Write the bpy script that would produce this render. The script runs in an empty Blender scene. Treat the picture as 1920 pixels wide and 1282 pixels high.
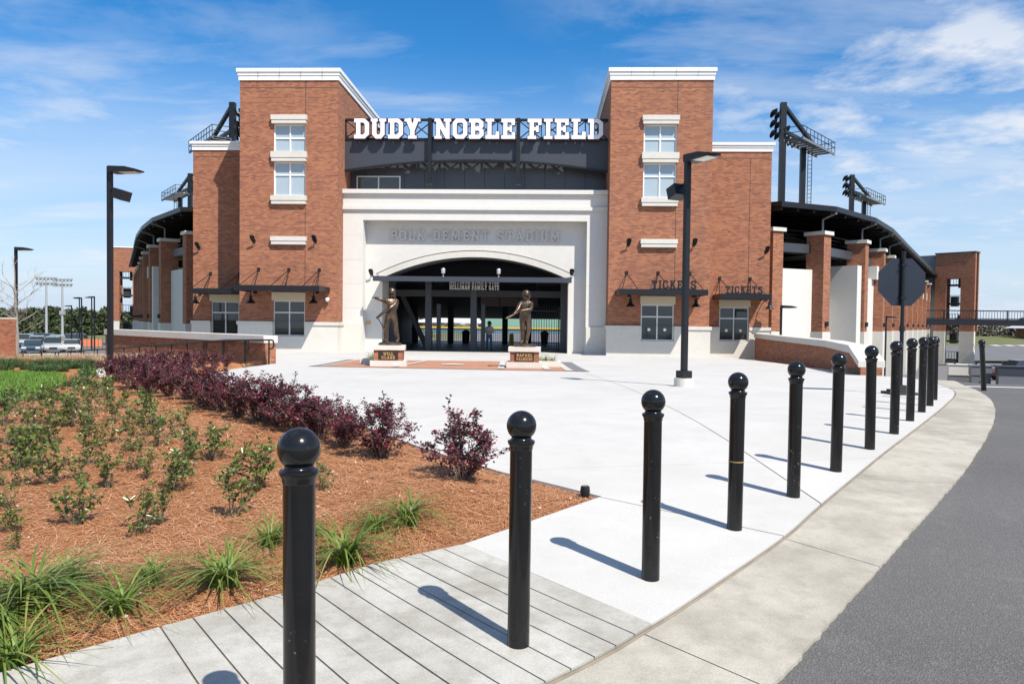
import bpy, bmesh, math, random
import numpy as np
from mathutils import Vector, Matrix
from mathutils.geometry import delaunay_2d_cdt
R = math.radians
random.seed(7); np.random.seed(7)
SC = bpy.context.scene
COL = SC.collection

# ------------------------------------------------------------------ camera
# x runs along the stadium front, y into it, z up; the camera stands 1.5 m above the near pavement
YAW, PITCH, ROLL, FPX = R(2.3), R(1.55), 0.012, 1400.0
CAM = np.array([0, 0, 1.5])
_f = np.array([-math.sin(YAW)*math.cos(PITCH), math.cos(YAW)*math.cos(PITCH), -math.sin(PITCH)])
_r0 = np.array([math.cos(YAW), math.sin(YAW), 0]); _u0 = np.cross(_r0, _f)
_r = math.cos(ROLL)*_r0 + math.sin(ROLL)*_u0
_u = math.cos(ROLL)*_u0 - math.sin(ROLL)*_r0
cd = bpy.data.cameras.new('camera'); cam = bpy.data.objects.new('camera', cd); COL.objects.link(cam)
cd.sensor_width = 36; cd.lens = 36*FPX/1920; cd.clip_end = 3000; cd.clip_start = 0.05
m = Matrix.Identity(4)
for i in range(3):
    m[i][0] = _r[i]; m[i][1] = _u[i]; m[i][2] = -_f[i]; m[i][3] = CAM[i]
cam.matrix_world = m
SC.camera = cam

# ------------------------------------------------------------------ sky, sun, exposure
SUN_EL = R(52); TO_SUN = Vector((0.64*math.cos(SUN_EL), -0.768*math.cos(SUN_EL), math.sin(SUN_EL)))
w = bpy.data.worlds.new('World'); SC.world = w; w.use_nodes = True
nt = w.node_tree; nt.nodes.clear(); N = nt.nodes.new; L = nt.links.new
def mth(op, a=None, b=None, c=None, tree=None, clamp=False):
    t = tree or nt
    n = t.nodes.new('ShaderNodeMath'); n.operation = op; n.use_clamp = clamp
    for i, v in enumerate((a, b, c)):
        if v is None: continue
        if isinstance(v, (int, float)): n.inputs[i].default_value = v
        else: t.links.new(v, n.inputs[i])
    return n.outputs[0]
def ramp(t, fac, stops, interp='LINEAR'):
    n = t.nodes.new('ShaderNodeValToRGB'); n.color_ramp.interpolation = interp
    e = n.color_ramp.elements
    while len(e) < len(stops): e.new(0.5)
    for k, (p, c) in enumerate(stops):
        e[k].position = p; e[k].color = (*c, 1) if len(c) == 3 else c
    t.links.new(fac, n.inputs[0]); return n.outputs[0]
def mixc(t, fac, a, b, blend='MIX'):
    n = t.nodes.new('ShaderNodeMix'); n.data_type = 'RGBA'; n.blend_type = blend
    for s, v in ((0, fac), (6, a), (7, b)):
        if isinstance(v, (int, float)): n.inputs[s].default_value = v
        elif isinstance(v, tuple): n.inputs[s].default_value = (*v, 1)
        else: t.links.new(v, n.inputs[s])
    return n.outputs[2]
sky = N('ShaderNodeTexSky'); sky.sky_type = 'NISHITA'; sky.sun_disc = False
sky.sun_elevation = SUN_EL; sky.sun_rotation = math.atan2(0.64, -0.768)
sky.air_density = 1.0; sky.dust_density = 0.25; sky.ozone_density = 4.0
tc = N('ShaderNodeTexCoord'); sp = N('ShaderNodeSeparateXYZ'); L(tc.outputs['Generated'], sp.inputs[0])
zc = mth('MAXIMUM', sp.outputs[2], 0.02)
zz = mth('ADD', zc, 0.10)
cx = mth('DIVIDE', sp.outputs[0], zz); cy = mth('DIVIDE', sp.outputs[1], zz)
def cloud(sx, sy, ox, oy, scale, detail, rough, lo, hi, dist=0.0):
    cb = N('ShaderNodeCombineXYZ')
    L(mth('MULTIPLY_ADD', cx, sx, ox), cb.inputs[0]); L(mth('MULTIPLY_ADD', cy, sy, oy), cb.inputs[1])
    nn = N('ShaderNodeTexNoise'); nn.inputs['Scale'].default_value = scale; nn.inputs['Detail'].default_value = detail
    nn.inputs['Roughness'].default_value = rough; nn.inputs['Distortion'].default_value = dist
    L(cb.outputs[0], nn.inputs['Vector'])
    return ramp(nt, nn.outputs[0], [(lo, (0, 0, 0)), (hi, (1, 1, 1))])
big = cloud(1, 0.8, 3.1, 1.7, 0.42, 2, 0.5, 0.36, 0.56)
fine = cloud(1, 1, 5.2, 0.4, 2.6, 10, 0.62, 0.42, 0.66, 0.15)
wisp = cloud(0.5, 1.3, 1.0, 7.0, 1.3, 8, 0.6, 0.46, 0.75, 0.2)
cm = mth('MULTIPLY', big, fine)
cm = mth('MAXIMUM', cm, mth('MULTIPLY', wisp, 0.75))
# thin veil towards the horizon
veil = ramp(nt, sp.outputs[2], [(0.0, (0.6, 0.6, 0.6)), (0.12, (0.5, 0.5, 0.5)), (0.34, (0, 0, 0))])
veil2 = mth('MULTIPLY', veil, cloud(0.35, 1.0, 9.0, 2.0, 1.1, 6, 0.55, 0.25, 0.7))
cm = mth('MAXIMUM', mth('MULTIPLY', cm, 0.9), veil2)
hsv = N('ShaderNodeHueSaturation'); hsv.inputs['Saturation'].default_value = 1.36; hsv.inputs['Value'].default_value = 1.12
L(sky.outputs[0], hsv.inputs['Color'])
hzn = ramp(nt, sp.outputs[2], [(0.0, (0.9, 0.9, 0.9)), (0.08, (0.6, 0.6, 0.6)), (0.30, (0, 0, 0))], 'EASE')
skyc = mixc(nt, hzn, hsv.outputs[0], (3.3, 4.5, 6.2))
skyc = mixc(nt, cm, skyc, (5.9, 6.2, 6.7))
bg = N('ShaderNodeBackground'); bg.inputs['Strength'].default_value = 0.10
L(skyc, bg.inputs['Color']); ow = N('ShaderNodeOutputWorld'); L(bg.outputs[0], ow.inputs['Surface'])
sl = bpy.data.lights.new('sun', 'SUN'); sl.energy = 4.8; sl.angle = R(0.53); sl.color = (1.0, 0.94, 0.85)
so = bpy.data.objects.new('sun', sl); COL.objects.link(so); so.rotation_mode = 'QUATERNION'
so.rotation_quaternion = TO_SUN.to_track_quat('Z', 'Y')
vs = SC.view_settings; vs.view_transform = 'Standard'; vs.look = 'None'; vs.exposure = 0.52; vs.gamma = 1; vs.use_curve_mapping = False
SC.cycles.use_denoising = True
SC.cycles.max_bounces = 6; SC.cycles.transparent_max_bounces = 8

# ------------------------------------------------------------------ materials
def pos_n(t): return t.nodes.new('ShaderNodeNewGeometry')
def noise(t, vec, scale, detail=4, rough=0.55, dist=0):
    n = t.nodes.new('ShaderNodeTexNoise'); n.inputs['Scale'].default_value = scale
    n.inputs['Detail'].default_value = detail; n.inputs['Roughness'].default_value = rough; n.inputs['Distortion'].default_value = dist
    if vec is not None: t.links.new(vec, n.inputs['Vector'])
    return n.outputs[0]
def newmat(name):
    m = bpy.data.materials.new(name); m.use_nodes = True; t = m.node_tree
    return m, t, t.nodes['Principled BSDF']
def bump(t, b, h, strength, dist):
    n = t.nodes.new('ShaderNodeBump'); n.inputs['Strength'].default_value = strength; n.inputs['Distance'].default_value = dist
    t.links.new(h, n.inputs['Height']); t.links.new(n.outputs[0], b.inputs['Normal'])
def simple(name, col, rough=0.6, metal=0.0, var=0.12, scale=6.0, spec=0.5, coat=0.0, bmp=0.0):
    m, t, b = newmat(name); g = pos_n(t)
    n = noise(t, g.outputs['Position'], scale, 5)
    c = mixc(t, n, tuple(x*(1-var) for x in col), tuple(min(1, x*(1+var)) for x in col))
    t.links.new(c, b.inputs['Base Color'])
    b.inputs['Roughness'].default_value = rough; b.inputs['Metallic'].default_value = metal
    b.inputs['Specular IOR Level'].default_value = spec; b.inputs['Coat Weight'].default_value = coat
    if bmp: bump(t, b, noise(t, g.outputs['Position'], scale*12, 3), bmp, 0.01)
    return m
def brick_mat(name, cols, mortar, ms=0.010, rough=0.85):
    m, t, b = newmat(name); g = pos_n(t)
    cr = t.nodes.new('ShaderNodeVectorMath'); cr.operation = 'CROSS_PRODUCT'; cr.inputs[0].default_value = (0, 0, 1)
    t.links.new(g.outputs['True Normal'], cr.inputs[1])
    dt = t.nodes.new('ShaderNodeVectorMath'); dt.operation = 'DOT_PRODUCT'
    t.links.new(cr.outputs[0], dt.inputs[0]); t.links.new(g.outputs['Position'], dt.inputs[1])
    s = t.nodes.new('ShaderNodeSeparateXYZ'); t.links.new(g.outputs['Position'], s.inputs[0])
    cb = t.nodes.new('ShaderNodeCombineXYZ'); t.links.new(dt.outputs['Value'], cb.inputs[0]); t.links.new(s.outputs[2], cb.inputs[1])
    br = t.nodes.new('ShaderNodeTexBrick'); t.links.new(cb.outputs[0], br.inputs['Vector'])
    br.inputs['Scale'].default_value = 1; br.inputs['Brick Width'].default_value = 0.25; br.inputs['Row Height'].default_value = 0.084
    br.inputs['Mortar Size'].default_value = ms; br.inputs['Mortar Smooth'].default_value = 0.3; br.inputs['Bias'].default_value = 0.0
    br.inputs['Color1'].default_value = (0, 0, 0, 1); br.inputs['Color2'].default_value = (1, 1, 1, 1); br.inputs['Mortar'].default_value = (0.5, 0.5, 0.5, 1)
    mp = t.nodes.new('ShaderNodeVectorMath'); mp.operation = 'MULTIPLY'; mp.inputs[1].default_value = (0.9, 5.0, 1)
    t.links.new(cb.outputs[0], mp.inputs[0])
    n1 = noise(t, mp.outputs[0], 0.9, 5, 0.7)
    n2 = noise(t, g.outputs['Position'], 0.25, 3)
    v = mth('MULTIPLY_ADD', br.outputs['Color'], 0.42, mth('MULTIPLY_ADD', n1, 0.75, -0.10, tree=t), tree=t)
    c = ramp(t, v, [(0.12, cols[0]), (0.34, cols[1]), (0.55, cols[2]), (0.85, cols[3])])
    c = mixc(t, mth('MULTIPLY', n2, 0.35, tree=t), c, tuple(x*0.8 for x in cols[1]))
    m2 = t.nodes.new('ShaderNodeVectorMath'); m2.operation = 'MULTIPLY'; m2.inputs[1].default_value = (1.4, 0.10, 1); t.links.new(cb.outputs[0], m2.inputs[0])
    c = mixc(t, ramp(t, noise(t, m2.outputs[0], 1.0, 4, 0.6), [(0.50, (0, 0, 0)), (0.80, (0.30,)*3)]), c, (0.16, 0.09, 0.07))
    c = mixc(t, br.outputs['Fac'], c, mortar)
    t.links.new(c, b.inputs['Base Color']); b.inputs['Roughness'].default_value = rough
    b.inputs['Specular IOR Level'].default_value = 0.25
    inv = mth('SUBTRACT', 1, br.outputs['Fac'], tree=t); bump(t, b, inv, 0.6, 0.008)
    return m
def concrete(name, base, stain, sc=1.0, amt=0.5, speck=0.25, rough=0.85):
    m, t, b = newmat(name); P = pos_n(t).outputs['Position']
    n1 = noise(t, P, 0.9*sc, 6, 0.62, 0.4); n2 = noise(t, P, 6*sc, 5, 0.6); n3 = noise(t, P, 120, 2, 0.5)
    f = ramp(t, n1, [(0.42, (0, 0, 0)), (0.72, (1, 1, 1))])
    f2 = ramp(t, n2, [(0.45, (0, 0, 0)), (0.8, (1, 1, 1))])
    c = mixc(t, mth('MULTIPLY', f, amt, tree=t), base, stain)
    c = mixc(t, mth('MULTIPLY', f2, amt*0.5, tree=t), c, tuple(x*0.82 for x in stain))
    k = ramp(t, n3, [(0.3, (1-speck,)*3), (0.7, (1, 1, 1))])
    c = mixc(t, 1.0, c, k, 'MULTIPLY')
    oi = t.nodes.new('ShaderNodeObjectInfo'); c = mixc(t, 1.0, c, ramp(t, oi.outputs['Random'], [(0, (0.94, 0.94, 0.935)), (1, (1, 1, 1))]), 'MULTIPLY')
    t.links.new(c, b.inputs['Base Color']); b.inputs['Roughness'].default_value = rough
    b.inputs['Specular IOR Level'].default_value = 0.3
    bump(t, b, n3, 0.25, 0.003); return m
def leafmat(name, cols, rough=0.4, trans=0.25, spec=0.5):
    m, t, b = newmat(name); g = pos_n(t)
    c = ramp(t, g.outputs['Random Per Island'], [(i/(len(cols)-1) if len(cols) > 1 else 0, q) for i, q in enumerate(cols)])
    t.links.new(c, b.inputs['Base Color']); b.inputs['Roughness'].default_value = rough; b.inputs['Specular IOR Level'].default_value = spec
    tr = t.nodes.new('ShaderNodeBsdfTranslucent'); t.links.new(c, tr.inputs['Color'])
    mx = t.nodes.new('ShaderNodeMixShader'); mx.inputs[0].default_value = trans
    t.links.new(b.outputs[0], mx.inputs[1]); t.links.new(tr.outputs[0], mx.inputs[2])
    t.links.new(mx.outputs[0], t.nodes['Material Output'].inputs['Surface']); return m
def asphalt():
    m, t, b = newmat('asphalt'); P = pos_n(t).outputs['Position']
    n1 = noise(t, P, 0.5, 5, 0.6, 0.5); n3 = noise(t, P, 260, 2, 0.6)
    v = t.nodes.new('ShaderNodeTexVoronoi'); v.inputs['Scale'].default_value = 110; t.links.new(P, v.inputs['Vector'])
    c = mixc(t, n1, (0.072, 0.069, 0.066), (0.135, 0.130, 0.124))
    c = mixc(t, ramp(t, noise(t, P, 2.2, 6, 0.7, 0.8), [(0.55, (0, 0, 0)), (0.8, (0.5,)*3)]), c, (0.20, 0.19, 0.175))
    c = mixc(t, ramp(t, v.outputs['Color'], [(0.55, (0, 0, 0)), (1.0, (0.5,)*3)]), c, (0.22, 0.215, 0.21))
    t.links.new(c, b.inputs['Base Color']); b.inputs['Roughness'].default_value = 0.8; b.inputs['Specular IOR Level'].default_value = 0.4
    bump(t, b, v.outputs['Distance'], 0.8, 0.006); return m
M = {}
M['brick'] = brick_mat('brick', [(0.105, 0.050, 0.046), (0.26, 0.092, 0.052), (0.37, 0.140, 0.070), (0.48, 0.215, 0.112)], (0.30, 0.185, 0.13))
M['joint'] = simple('joint_sealant', (0.06, 0.045, 0.04), 0.9)
M['stone'] = concrete('cast_stone', (0.64, 0.615, 0.56), (0.54, 0.51, 0.455), 0.8, 0.5, 0.06)
M['stucco'] = concrete('white_stucco', (0.66, 0.645, 0.61), (0.59, 0.57, 0.53), 0.5, 0.4, 0.06)
M['lintel'] = concrete('cream_lintel', (0.62, 0.54, 0.40), (0.55, 0.47, 0.34), 1, 0.3, 0.05)
M['trim'] = simple('white_trim', (0.80, 0.80, 0.78), 0.45, var=0.04)
M['slab'] = concrete('plaza_concrete', (0.55, 0.54, 0.515), (0.46, 0.445, 0.415), 0.45, 0.6, 0.14)
M['strip'] = concrete('ramp_concrete', (0.50, 0.485, 0.44), (0.31, 0.29, 0.245), 1.9, 1.0, 0.2)
M['gutter'] = concrete('gutter_concrete', (0.49, 0.455, 0.385), (0.30, 0.275, 0.225), 1.3, 1.0, 0.22)
M['base'] = concrete('joint_grit', (0.36, 0.31, 0.23), (0.26, 0.22, 0.16), 2, 0.6, 0.3)
M['asphalt'] = asphalt()
M['lot'] = concrete('old_asphalt', (0.17, 0.17, 0.175), (0.13, 0.13, 0.135), 0.3, 0.6, 0.2)
M['black'] = simple('black_metal', (0.011, 0.012, 0.015), 0.42, 0.0, 0.15, 3, 0.35)
M['steel'] = simple('dark_steel_panel', (0.040, 0.045, 0.058), 0.45, 0.0, 0.08, 1.2, 0.5)
M['panel'] = simple('grey_metal_panel', (0.060, 0.065, 0.075), 0.35, 0.2, 0.08, 1.0)
M['grey'] = simple('grey_panel', (0.16, 0.165, 0.175), 0.6, 0, 0.1, 0.6)
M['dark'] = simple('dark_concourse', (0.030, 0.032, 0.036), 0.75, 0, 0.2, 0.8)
M['soffit'] = simple('polished_soffit', (0.03, 0.032, 0.038), 0.06, 0.3, 0.05)
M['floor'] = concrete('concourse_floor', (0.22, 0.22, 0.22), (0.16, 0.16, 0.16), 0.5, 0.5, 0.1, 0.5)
def enamel():
    m, t, b = newmat('bollard_enamel'); P = pos_n(t).outputs['Position']
    n = noise(t, P, 9, 6, 0.7)
    v = ramp(t, noise(t, P, 38, 3, 0.5), [(0.655, (0, 0, 0)), (0.70, (1, 1, 1))])
    sv = mth('MULTIPLY', v, ramp(t, noise(t, P, 4, 2), [(0.5, (0, 0, 0)), (0.62, (1, 1, 1))]), tree=t)
    c = mixc(t, n, (0.005, 0.0055, 0.0065), (0.013, 0.013, 0.0135))
    c = mixc(t, mth('MULTIPLY', sv, 0.7, tree=t), c, (0.22, 0.20, 0.18))
    t.links.new(c, b.inputs['Base Color'])
    rr = t.nodes.new('ShaderNodeMapRange'); t.links.new(n, rr.inputs[0]); rr.inputs[3].default_value = 0.07; rr.inputs[4].default_value = 0.24
    t.links.new(rr.outputs[0], b.inputs['Roughness']); b.inputs['Specular IOR Level'].default_value = 0.38
    return m
M['enamel'] = enamel()
def bronze():
    m, t, b = newmat('bronze'); P = pos_n(t).outputs['Position']
    c = ramp(t, noise(t, P, 5, 6, 0.65), [(0.3, (0.055, 0.040, 0.030)), (0.55, (0.15, 0.105, 0.075)), (0.75, (0.24, 0.175, 0.125))])
    t.links.new(c, b.inputs['Base Color']); b.inputs['Metallic'].default_value = 0.85; b.inputs['Roughness'].default_value = 0.36
    bump(t, b, noise(t, P, 22, 4), 0.5, 0.02); return m
M['bronze'] = bronze()
M['gold'] = simple('gold_lettering', (0.62, 0.38, 0.16), 0.4, 0.6)
M['plaque'] = simple('dark_plaque', (0.05, 0.035, 0.03), 0.4, 0.5)
M['letter'] = simple('white_letter', (0.80, 0.80, 0.84), 0.4, 0, 0.03)
M['maroon'] = simple('maroon_edge', (0.06, 0.018, 0.03), 0.5)
M['silver'] = simple('brushed_letter', (0.50, 0.50, 0.50), 0.35, 0.6)
M['blind'] = simple('pane_over_blind', (0.34, 0.42, 0.47), 0.08, 0.0, 0.06, 1.5, 0.7)
M['glass'] = simple('dark_glass', (0.028, 0.036, 0.034), 0.04, 0.0, 0.2, 1.2, 0.8)
M['alu'] = simple('aluminium_frame', (0.62, 0.63, 0.62), 0.4, 0.4, 0.04)
M['lens'] = simple('lamp_lens', (0.62, 0.62, 0.58), 0.25)
M['white'] = simple('white_paint', (0.80, 0.80, 0.80), 0.5, 0, 0.05)
M['wood'] = simple('bark', (0.16, 0.125, 0.10), 0.9, 0, 0.3, 14)
M['greybark'] = simple('grey_bark', (0.27, 0.25, 0.22), 0.9, 0, 0.25, 14)
M['burg'] = leafmat('burgundy_leaf', [(0.040, 0.018, 0.024), (0.085, 0.028, 0.038), (0.065, 0.034, 0.040), (0.12, 0.040, 0.050), (0.36, 0.025, 0.055)], 0.36, 0.22, 0.6)
M['green'] = leafmat('glossy_green_leaf', [(0.05, 0.09, 0.02), (0.09, 0.15, 0.03), (0.16, 0.215, 0.045), (0.24, 0.25, 0.08)], 0.3, 0.3, 0.5)
M['blade'] = leafmat('strap_leaf', [(0.085, 0.15, 0.025), (0.14, 0.22, 0.035), (0.21, 0.28, 0.055), (0.31, 0.32, 0.10)], 0.4, 0.35)
M['border'] = leafmat('border_grass_leaf', [(0.03, 0.075, 0.02), (0.06, 0.12, 0.03), (0.11, 0.16, 0.045)], 0.45, 0.3)
M['lawnb'] = leafmat('lawn_blade', [(0.10, 0.21, 0.02), (0.15, 0.28, 0.03), (0.20, 0.32, 0.05)], 0.55, 0.4)
M['tan'] = leafmat('dry_grass_blade', [(0.36, 0.24, 0.14), (0.52, 0.37, 0.23), (0.60, 0.45, 0.30)], 0.7, 0.35)
M['straw'] = leafmat('pine_needle', [(0.32, 0.13, 0.05), (0.52, 0.235, 0.10), (0.62, 0.32, 0.16), (0.72, 0.44, 0.26), (0.40, 0.17, 0.075)], 0.6, 0.15)
M['litter'] = leafmat('dead_leaf', [(0.5, 0.4, 0.3), (0.42, 0.25, 0.14), (0.62, 0.58, 0.52)], 0.7, 0.2)
M['ever'] = leafmat('evergreen', [(0.035, 0.055, 0.022), (0.06, 0.085, 0.03), (0.085, 0.10, 0.045)], 0.7, 0.15)
M['bare'] = leafmat('bare_twig', [(0.15, 0.125, 0.105), (0.21, 0.18, 0.15), (0.17, 0.16, 0.12), (0.12, 0.13, 0.08)], 0.9, 0.1)
def mulch():
    m, t, b = newmat('pine_straw_mulch'); P = pos_n(t).outputs['Position']
    n1 = noise(t, P, 1.3, 5, 0.6); n2 = noise(t, P, 40, 5, 0.75, 1.5)
    c = ramp(t, n2, [(0.25, (0.17, 0.07, 0.03)), (0.5, (0.42, 0.18, 0.075)), (0.75, (0.58, 0.29, 0.14))])
    c = mixc(t, mth('MULTIPLY', n1, 0.4, tree=t), c, (0.48, 0.22, 0.095))
    t.links.new(c, b.inputs['Base Color']); b.inputs['Roughness'].default_value = 0.95; b.inputs['Specular IOR Level'].default_value = 0.1
    bump(t, b, n2, 0.9, 0.03); return m
M['mulch'] = mulch()
M['turf'] = concrete('turf_soil', (0.12, 0.20, 0.03), (0.09, 0.15, 0.025), 2, 0.7, 0.3)
M['field'] = concrete('meadow', (0.13, 0.15, 0.05), (0.19, 0.165, 0.09), 0.15, 0.8, 0.2)

# ------------------------------------------------------------------ ground shape
_YT = [(-30, -.05), (-4, -.02), (0, 0), (3.4, .03), (6, .15), (9, .27), (12, .28), (16, .21), (20, .09), (26, -.1), (34, -.22), (43, -.33), (70, -.36), (400, -.4)]
def _sm(t): t = min(1, max(0, t)); return t*t*(3-2*t)
def g(x, y):
    for k in range(len(_YT)-1):
        if y <= _YT[k+1][0]: break
    (a, za), (b, zb) = _YT[k], _YT[k+1]
    # cubic through the table
    zp = _YT[k-1] if k else _YT[k]; zn = _YT[k+2] if k+2 < len(_YT) else _YT[k+1]
    ma = (zb-zp[1])/max(1e-6, b-zp[0]); mb = (zn[1]-za)/max(1e-6, zn[0]-a)
    h = b-a; t = min(1, max(0, (y-a)/h))
    z = (2*t**3-3*t*t+1)*za + (t**3-2*t*t+t)*h*ma + (-2*t**3+3*t*t)*zb + (t**3-t*t)*h*mb
    tl = max(0, y-28)*_sm((-x-13)/8)
    tr = max(0, y-19)*_sm((x-10.6)/3.5)
    return z - 2.4*(1-math.exp(-tl/22)) - 3.6*(1-math.exp(-tr/35))
def ray(px, py): return _f + _r*(px-960)/FPX - _u*(py-641)/FPX
def gp(px, py):                     # ground point seen at a spot of the photograph
    d = ray(px, py); t = 1.0
    while t < 160:
        p = CAM + d*t
        if p[2] < g(p[0], p[1]): break
        t += 0.05
    lo, hi = t-0.05, t
    for _ in range(14):
        md = (lo+hi)/2; p = CAM + d*md
        if p[2] < g(p[0], p[1]): hi = md
        else: lo = md
    return (p[0], p[1])
def at(px, py, Y):
    d = ray(px, py); p = CAM + d*(Y/d[1]); return (p[0], p[1], p[2])
def catmull(pts, n=6):
    out = []
    for i in range(len(pts)-1):
        p0 = pts[max(0, i-1)]; p1 = pts[i]; p2 = pts[i+1]; p3 = pts[min(len(pts)-1, i+2)]
        for k in range(n):
            t = k/n
            out.append(tuple(0.5*(2*p1[j]+(p2[j]-p0[j])*t+(2*p0[j]-5*p1[j]+4*p2[j]-p3[j])*t*t+(-p0[j]+3*p1[j]-3*p2[j]+p3[j])*t**3) for j in range(2)))
    out.append(tuple(pts[-1])); return out

# ------------------------------------------------------------------ mesh helpers
def link(o, parent=None):
    COL.objects.link(o)
    if parent is not None: o.parent = parent
    return o
def tag(o, label=None, cat=None, group=None, kind=None):
    if label: o['label'] = label
    if cat: o['category'] = cat
    if group: o['group'] = group
    if kind: o['kind'] = kind
    return o
def thing(name, loc, label, cat, group=None, rz=0.0):
    o = bpy.data.objects.new(name, None); o.empty_display_size = 0.2
    o.location = loc; o.rotation_euler = (0, 0, rz); COL.objects.link(o)
    return tag(o, label, cat, group)
def copy_tree(o, parent=None):
    c = o.copy(); COL.objects.link(c); c.parent = parent
    for ch in o.children: copy_tree(ch, c)
    return c
def rawmesh(name, v, f, mat, smooth=False):
    me = bpy.data.meshes.new(name); me.from_pydata([tuple(p) for p in v], [], [tuple(q) for q in f]); me.update()
    if mat: me.materials.append(mat)
    if smooth: me.polygons.foreach_set('use_smooth', [True]*len(me.polygons))
    return me
class MB:
    def __init__(s): s.v = []; s.f = []
    def add(s, v, f):
        o = len(s.v); s.v += [tuple(p) for p in v]; s.f += [tuple(i+o for i in q) for q in f]; return s
    def box(s, x0, x1, y0, y1, z0, z1):
        if x0 > x1: x0, x1 = x1, x0
        if y0 > y1: y0, y1 = y1, y0
        v = [(x, y, z) for z in (z0, z1) for x, y in ((x0, y0), (x1, y0), (x1, y1), (x0, y1))]
        return s.add(v, [(3, 2, 1, 0), (4, 5, 6, 7), (0, 1, 5, 4), (1, 2, 6, 5), (2, 3, 7, 6), (3, 0, 4, 7)])
    def obox(s, o, ax, ay, az, x0, x1, y0, y1, z0, z1):
        o, ax, ay, az = (np.array(q, float) for q in (o, ax, ay, az))
        v = [o+ax*x+ay*y+az*z for z in (z0, z1) for x, y in ((x0, y0), (x1, y0), (x1, y1), (x0, y1))]
        return s.add(v, [(3, 2, 1, 0), (4, 5, 6, 7), (0, 1, 5, 4), (1, 2, 6, 5), (2, 3, 7, 6), (3, 0, 4, 7)])
    def bar(s, p, q, w, h=None):
        p = np.array(p, float); q = np.array(q, float); d = q-p; n = np.linalg.norm(d); d = d/n
        up = np.array([0, 0, 1.0]) if abs(d[2]) < .95 else np.array([0, 1.0, 0])
        a = np.cross(d, up); a /= np.linalg.norm(a); b = np.cross(a, d); h = h or w
        return s.obox(p, d, a, b, 0, n, -w/2, w/2, -h/2, h/2)
    def tube(s, pts, r, n=8, cap=True):
        pts = [np.array(p, float) for p in pts]; o = len(s.v); ref = None
        rs = r if isinstance(r, (list, tuple)) else [r]*len(pts)
        for i, p in enumerate(pts):
            d = pts[min(i+1, len(pts)-1)]-pts[max(i-1, 0)]; d = d/np.linalg.norm(d)
            if ref is None: ref = np.array([0, 0, 1.0]) if abs(d[2]) < .9 else np.array([1.0, 0, 0])
            a = np.cross(d, ref); a /= np.linalg.norm(a); b = np.cross(d, a); ref = np.cross(a, d)
            for k in range(n):
                t = 2*math.pi*k/n; s.v.append(tuple(p+(a*math.cos(t)+b*math.sin(t))*rs[i]))
        for i in range(len(pts)-1):
            for k in range(n):
                s.f.append((o+i*n+k, o+i*n+(k+1) % n, o+(i+1)*n+(k+1) % n, o+(i+1)*n+k))
        if cap:
            s.f.append(tuple(o+k for k in range(n))[::-1]); e = o+(len(pts)-1)*n; s.f.append(tuple(e+k for k in range(n)))
        return s
    def lathe(s, prof, n=24, c=(0, 0, 0)):
        o = len(s.v)
        for r, z in prof:
            for k in range(n):
                t = 2*math.pi*k/n; s.v.append((c[0]+r*math.cos(t), c[1]+r*math.sin(t), c[2]+z))
        for i in range(len(prof)-1):
            for k in range(n):
                s.f.append((o+i*n+k, o+i*n+(k+1) % n, o+(i+1)*n+(k+1) % n, o+(i+1)*n+k))
        s.f.append(tuple(o+k for k in range(n))[::-1]); e = o+(len(prof)-1)*n; s.f.append(tuple(e+k for k in range(n)))
        return s
    def prism(s, poly, y0, y1):            # poly in (x, z), extruded along y
        n = len(poly); v = [(x, y0, z) for x, z in poly]+[(x, y1, z) for x, z in poly]
        return s.add(v, [tuple(range(n))[::-1], tuple(range(n, 2*n))]+[(i, (i+1) % n, n+(i+1) % n, n+i) for i in range(n)])
    def build(s, name, mat, parent=None, smooth=False, off=None):
        if off is None and parent is not None:
            off = np.array(parent.location)
            if parent.parent is not None: off = off+np.array(parent.parent.location)
        v = s.v if off is None else [(p[0]-off[0], p[1]-off[1], p[2]-off[2]) for p in s.v]
        me = rawmesh(name, v, s.f, mat, smooth)
        if smooth:
            bm = bmesh.new(); bm.from_mesh(me)
            for e in bm.edges:
                if len(e.link_faces) == 2 and e.calc_face_angle(0) > 0.7: e.smooth = False
            bmesh.ops.recalc_face_normals(bm, faces=bm.faces); bm.to_mesh(me); bm.free()
        return link(bpy.data.objects.new(name, me), parent)
def inside(p, poly):
    x, y = p; c = False; n = len(poly)
    for i in range(n):
        x0, y0 = poly[i]; x1, y1 = poly[i-1]
        if (y0 > y) != (y1 > y) and x < (x1-x0)*(y-y0)/(y1-y0)+x0: c = not c
    return c
def cdt(polys, test, extra=()):
    vs_, es = [], []
    for p in polys:
        o = len(vs_); vs_ += [Vector(q) for q in p]; es += [(o+i, o+(i+1) % len(p)) for i in range(len(p))]
    vs_ += [Vector(q) for q in extra]
    r = delaunay_2d_cdt(vs_, es, [], 0, 1e-5)
    V = [tuple(q) for q in r[0]]; F = []
    for t in r[2]:
        a, b, c = (V[i] for i in t)
        if abs((b[0]-a[0])*(c[1]-a[1])-(b[1]-a[1])*(c[0]-a[0])) < 1e-9: continue
        if test(((a[0]+b[0]+c[0])/3, (a[1]+b[1]+c[1])/3)): F.append(tuple(t))
    used = sorted({i for t in F for i in t}); mp = {i: k for k, i in enumerate(used)}
    return [V[i] for i in used], [tuple(mp[i] for i in t) for t in F]
def border_edges(F):
    d = {}
    for t in F:
        for i in range(len(t)): d[(t[i], t[(i+1) % len(t)])] = 1
    return [e for e in d if (e[1], e[0]) not in d]
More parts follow.
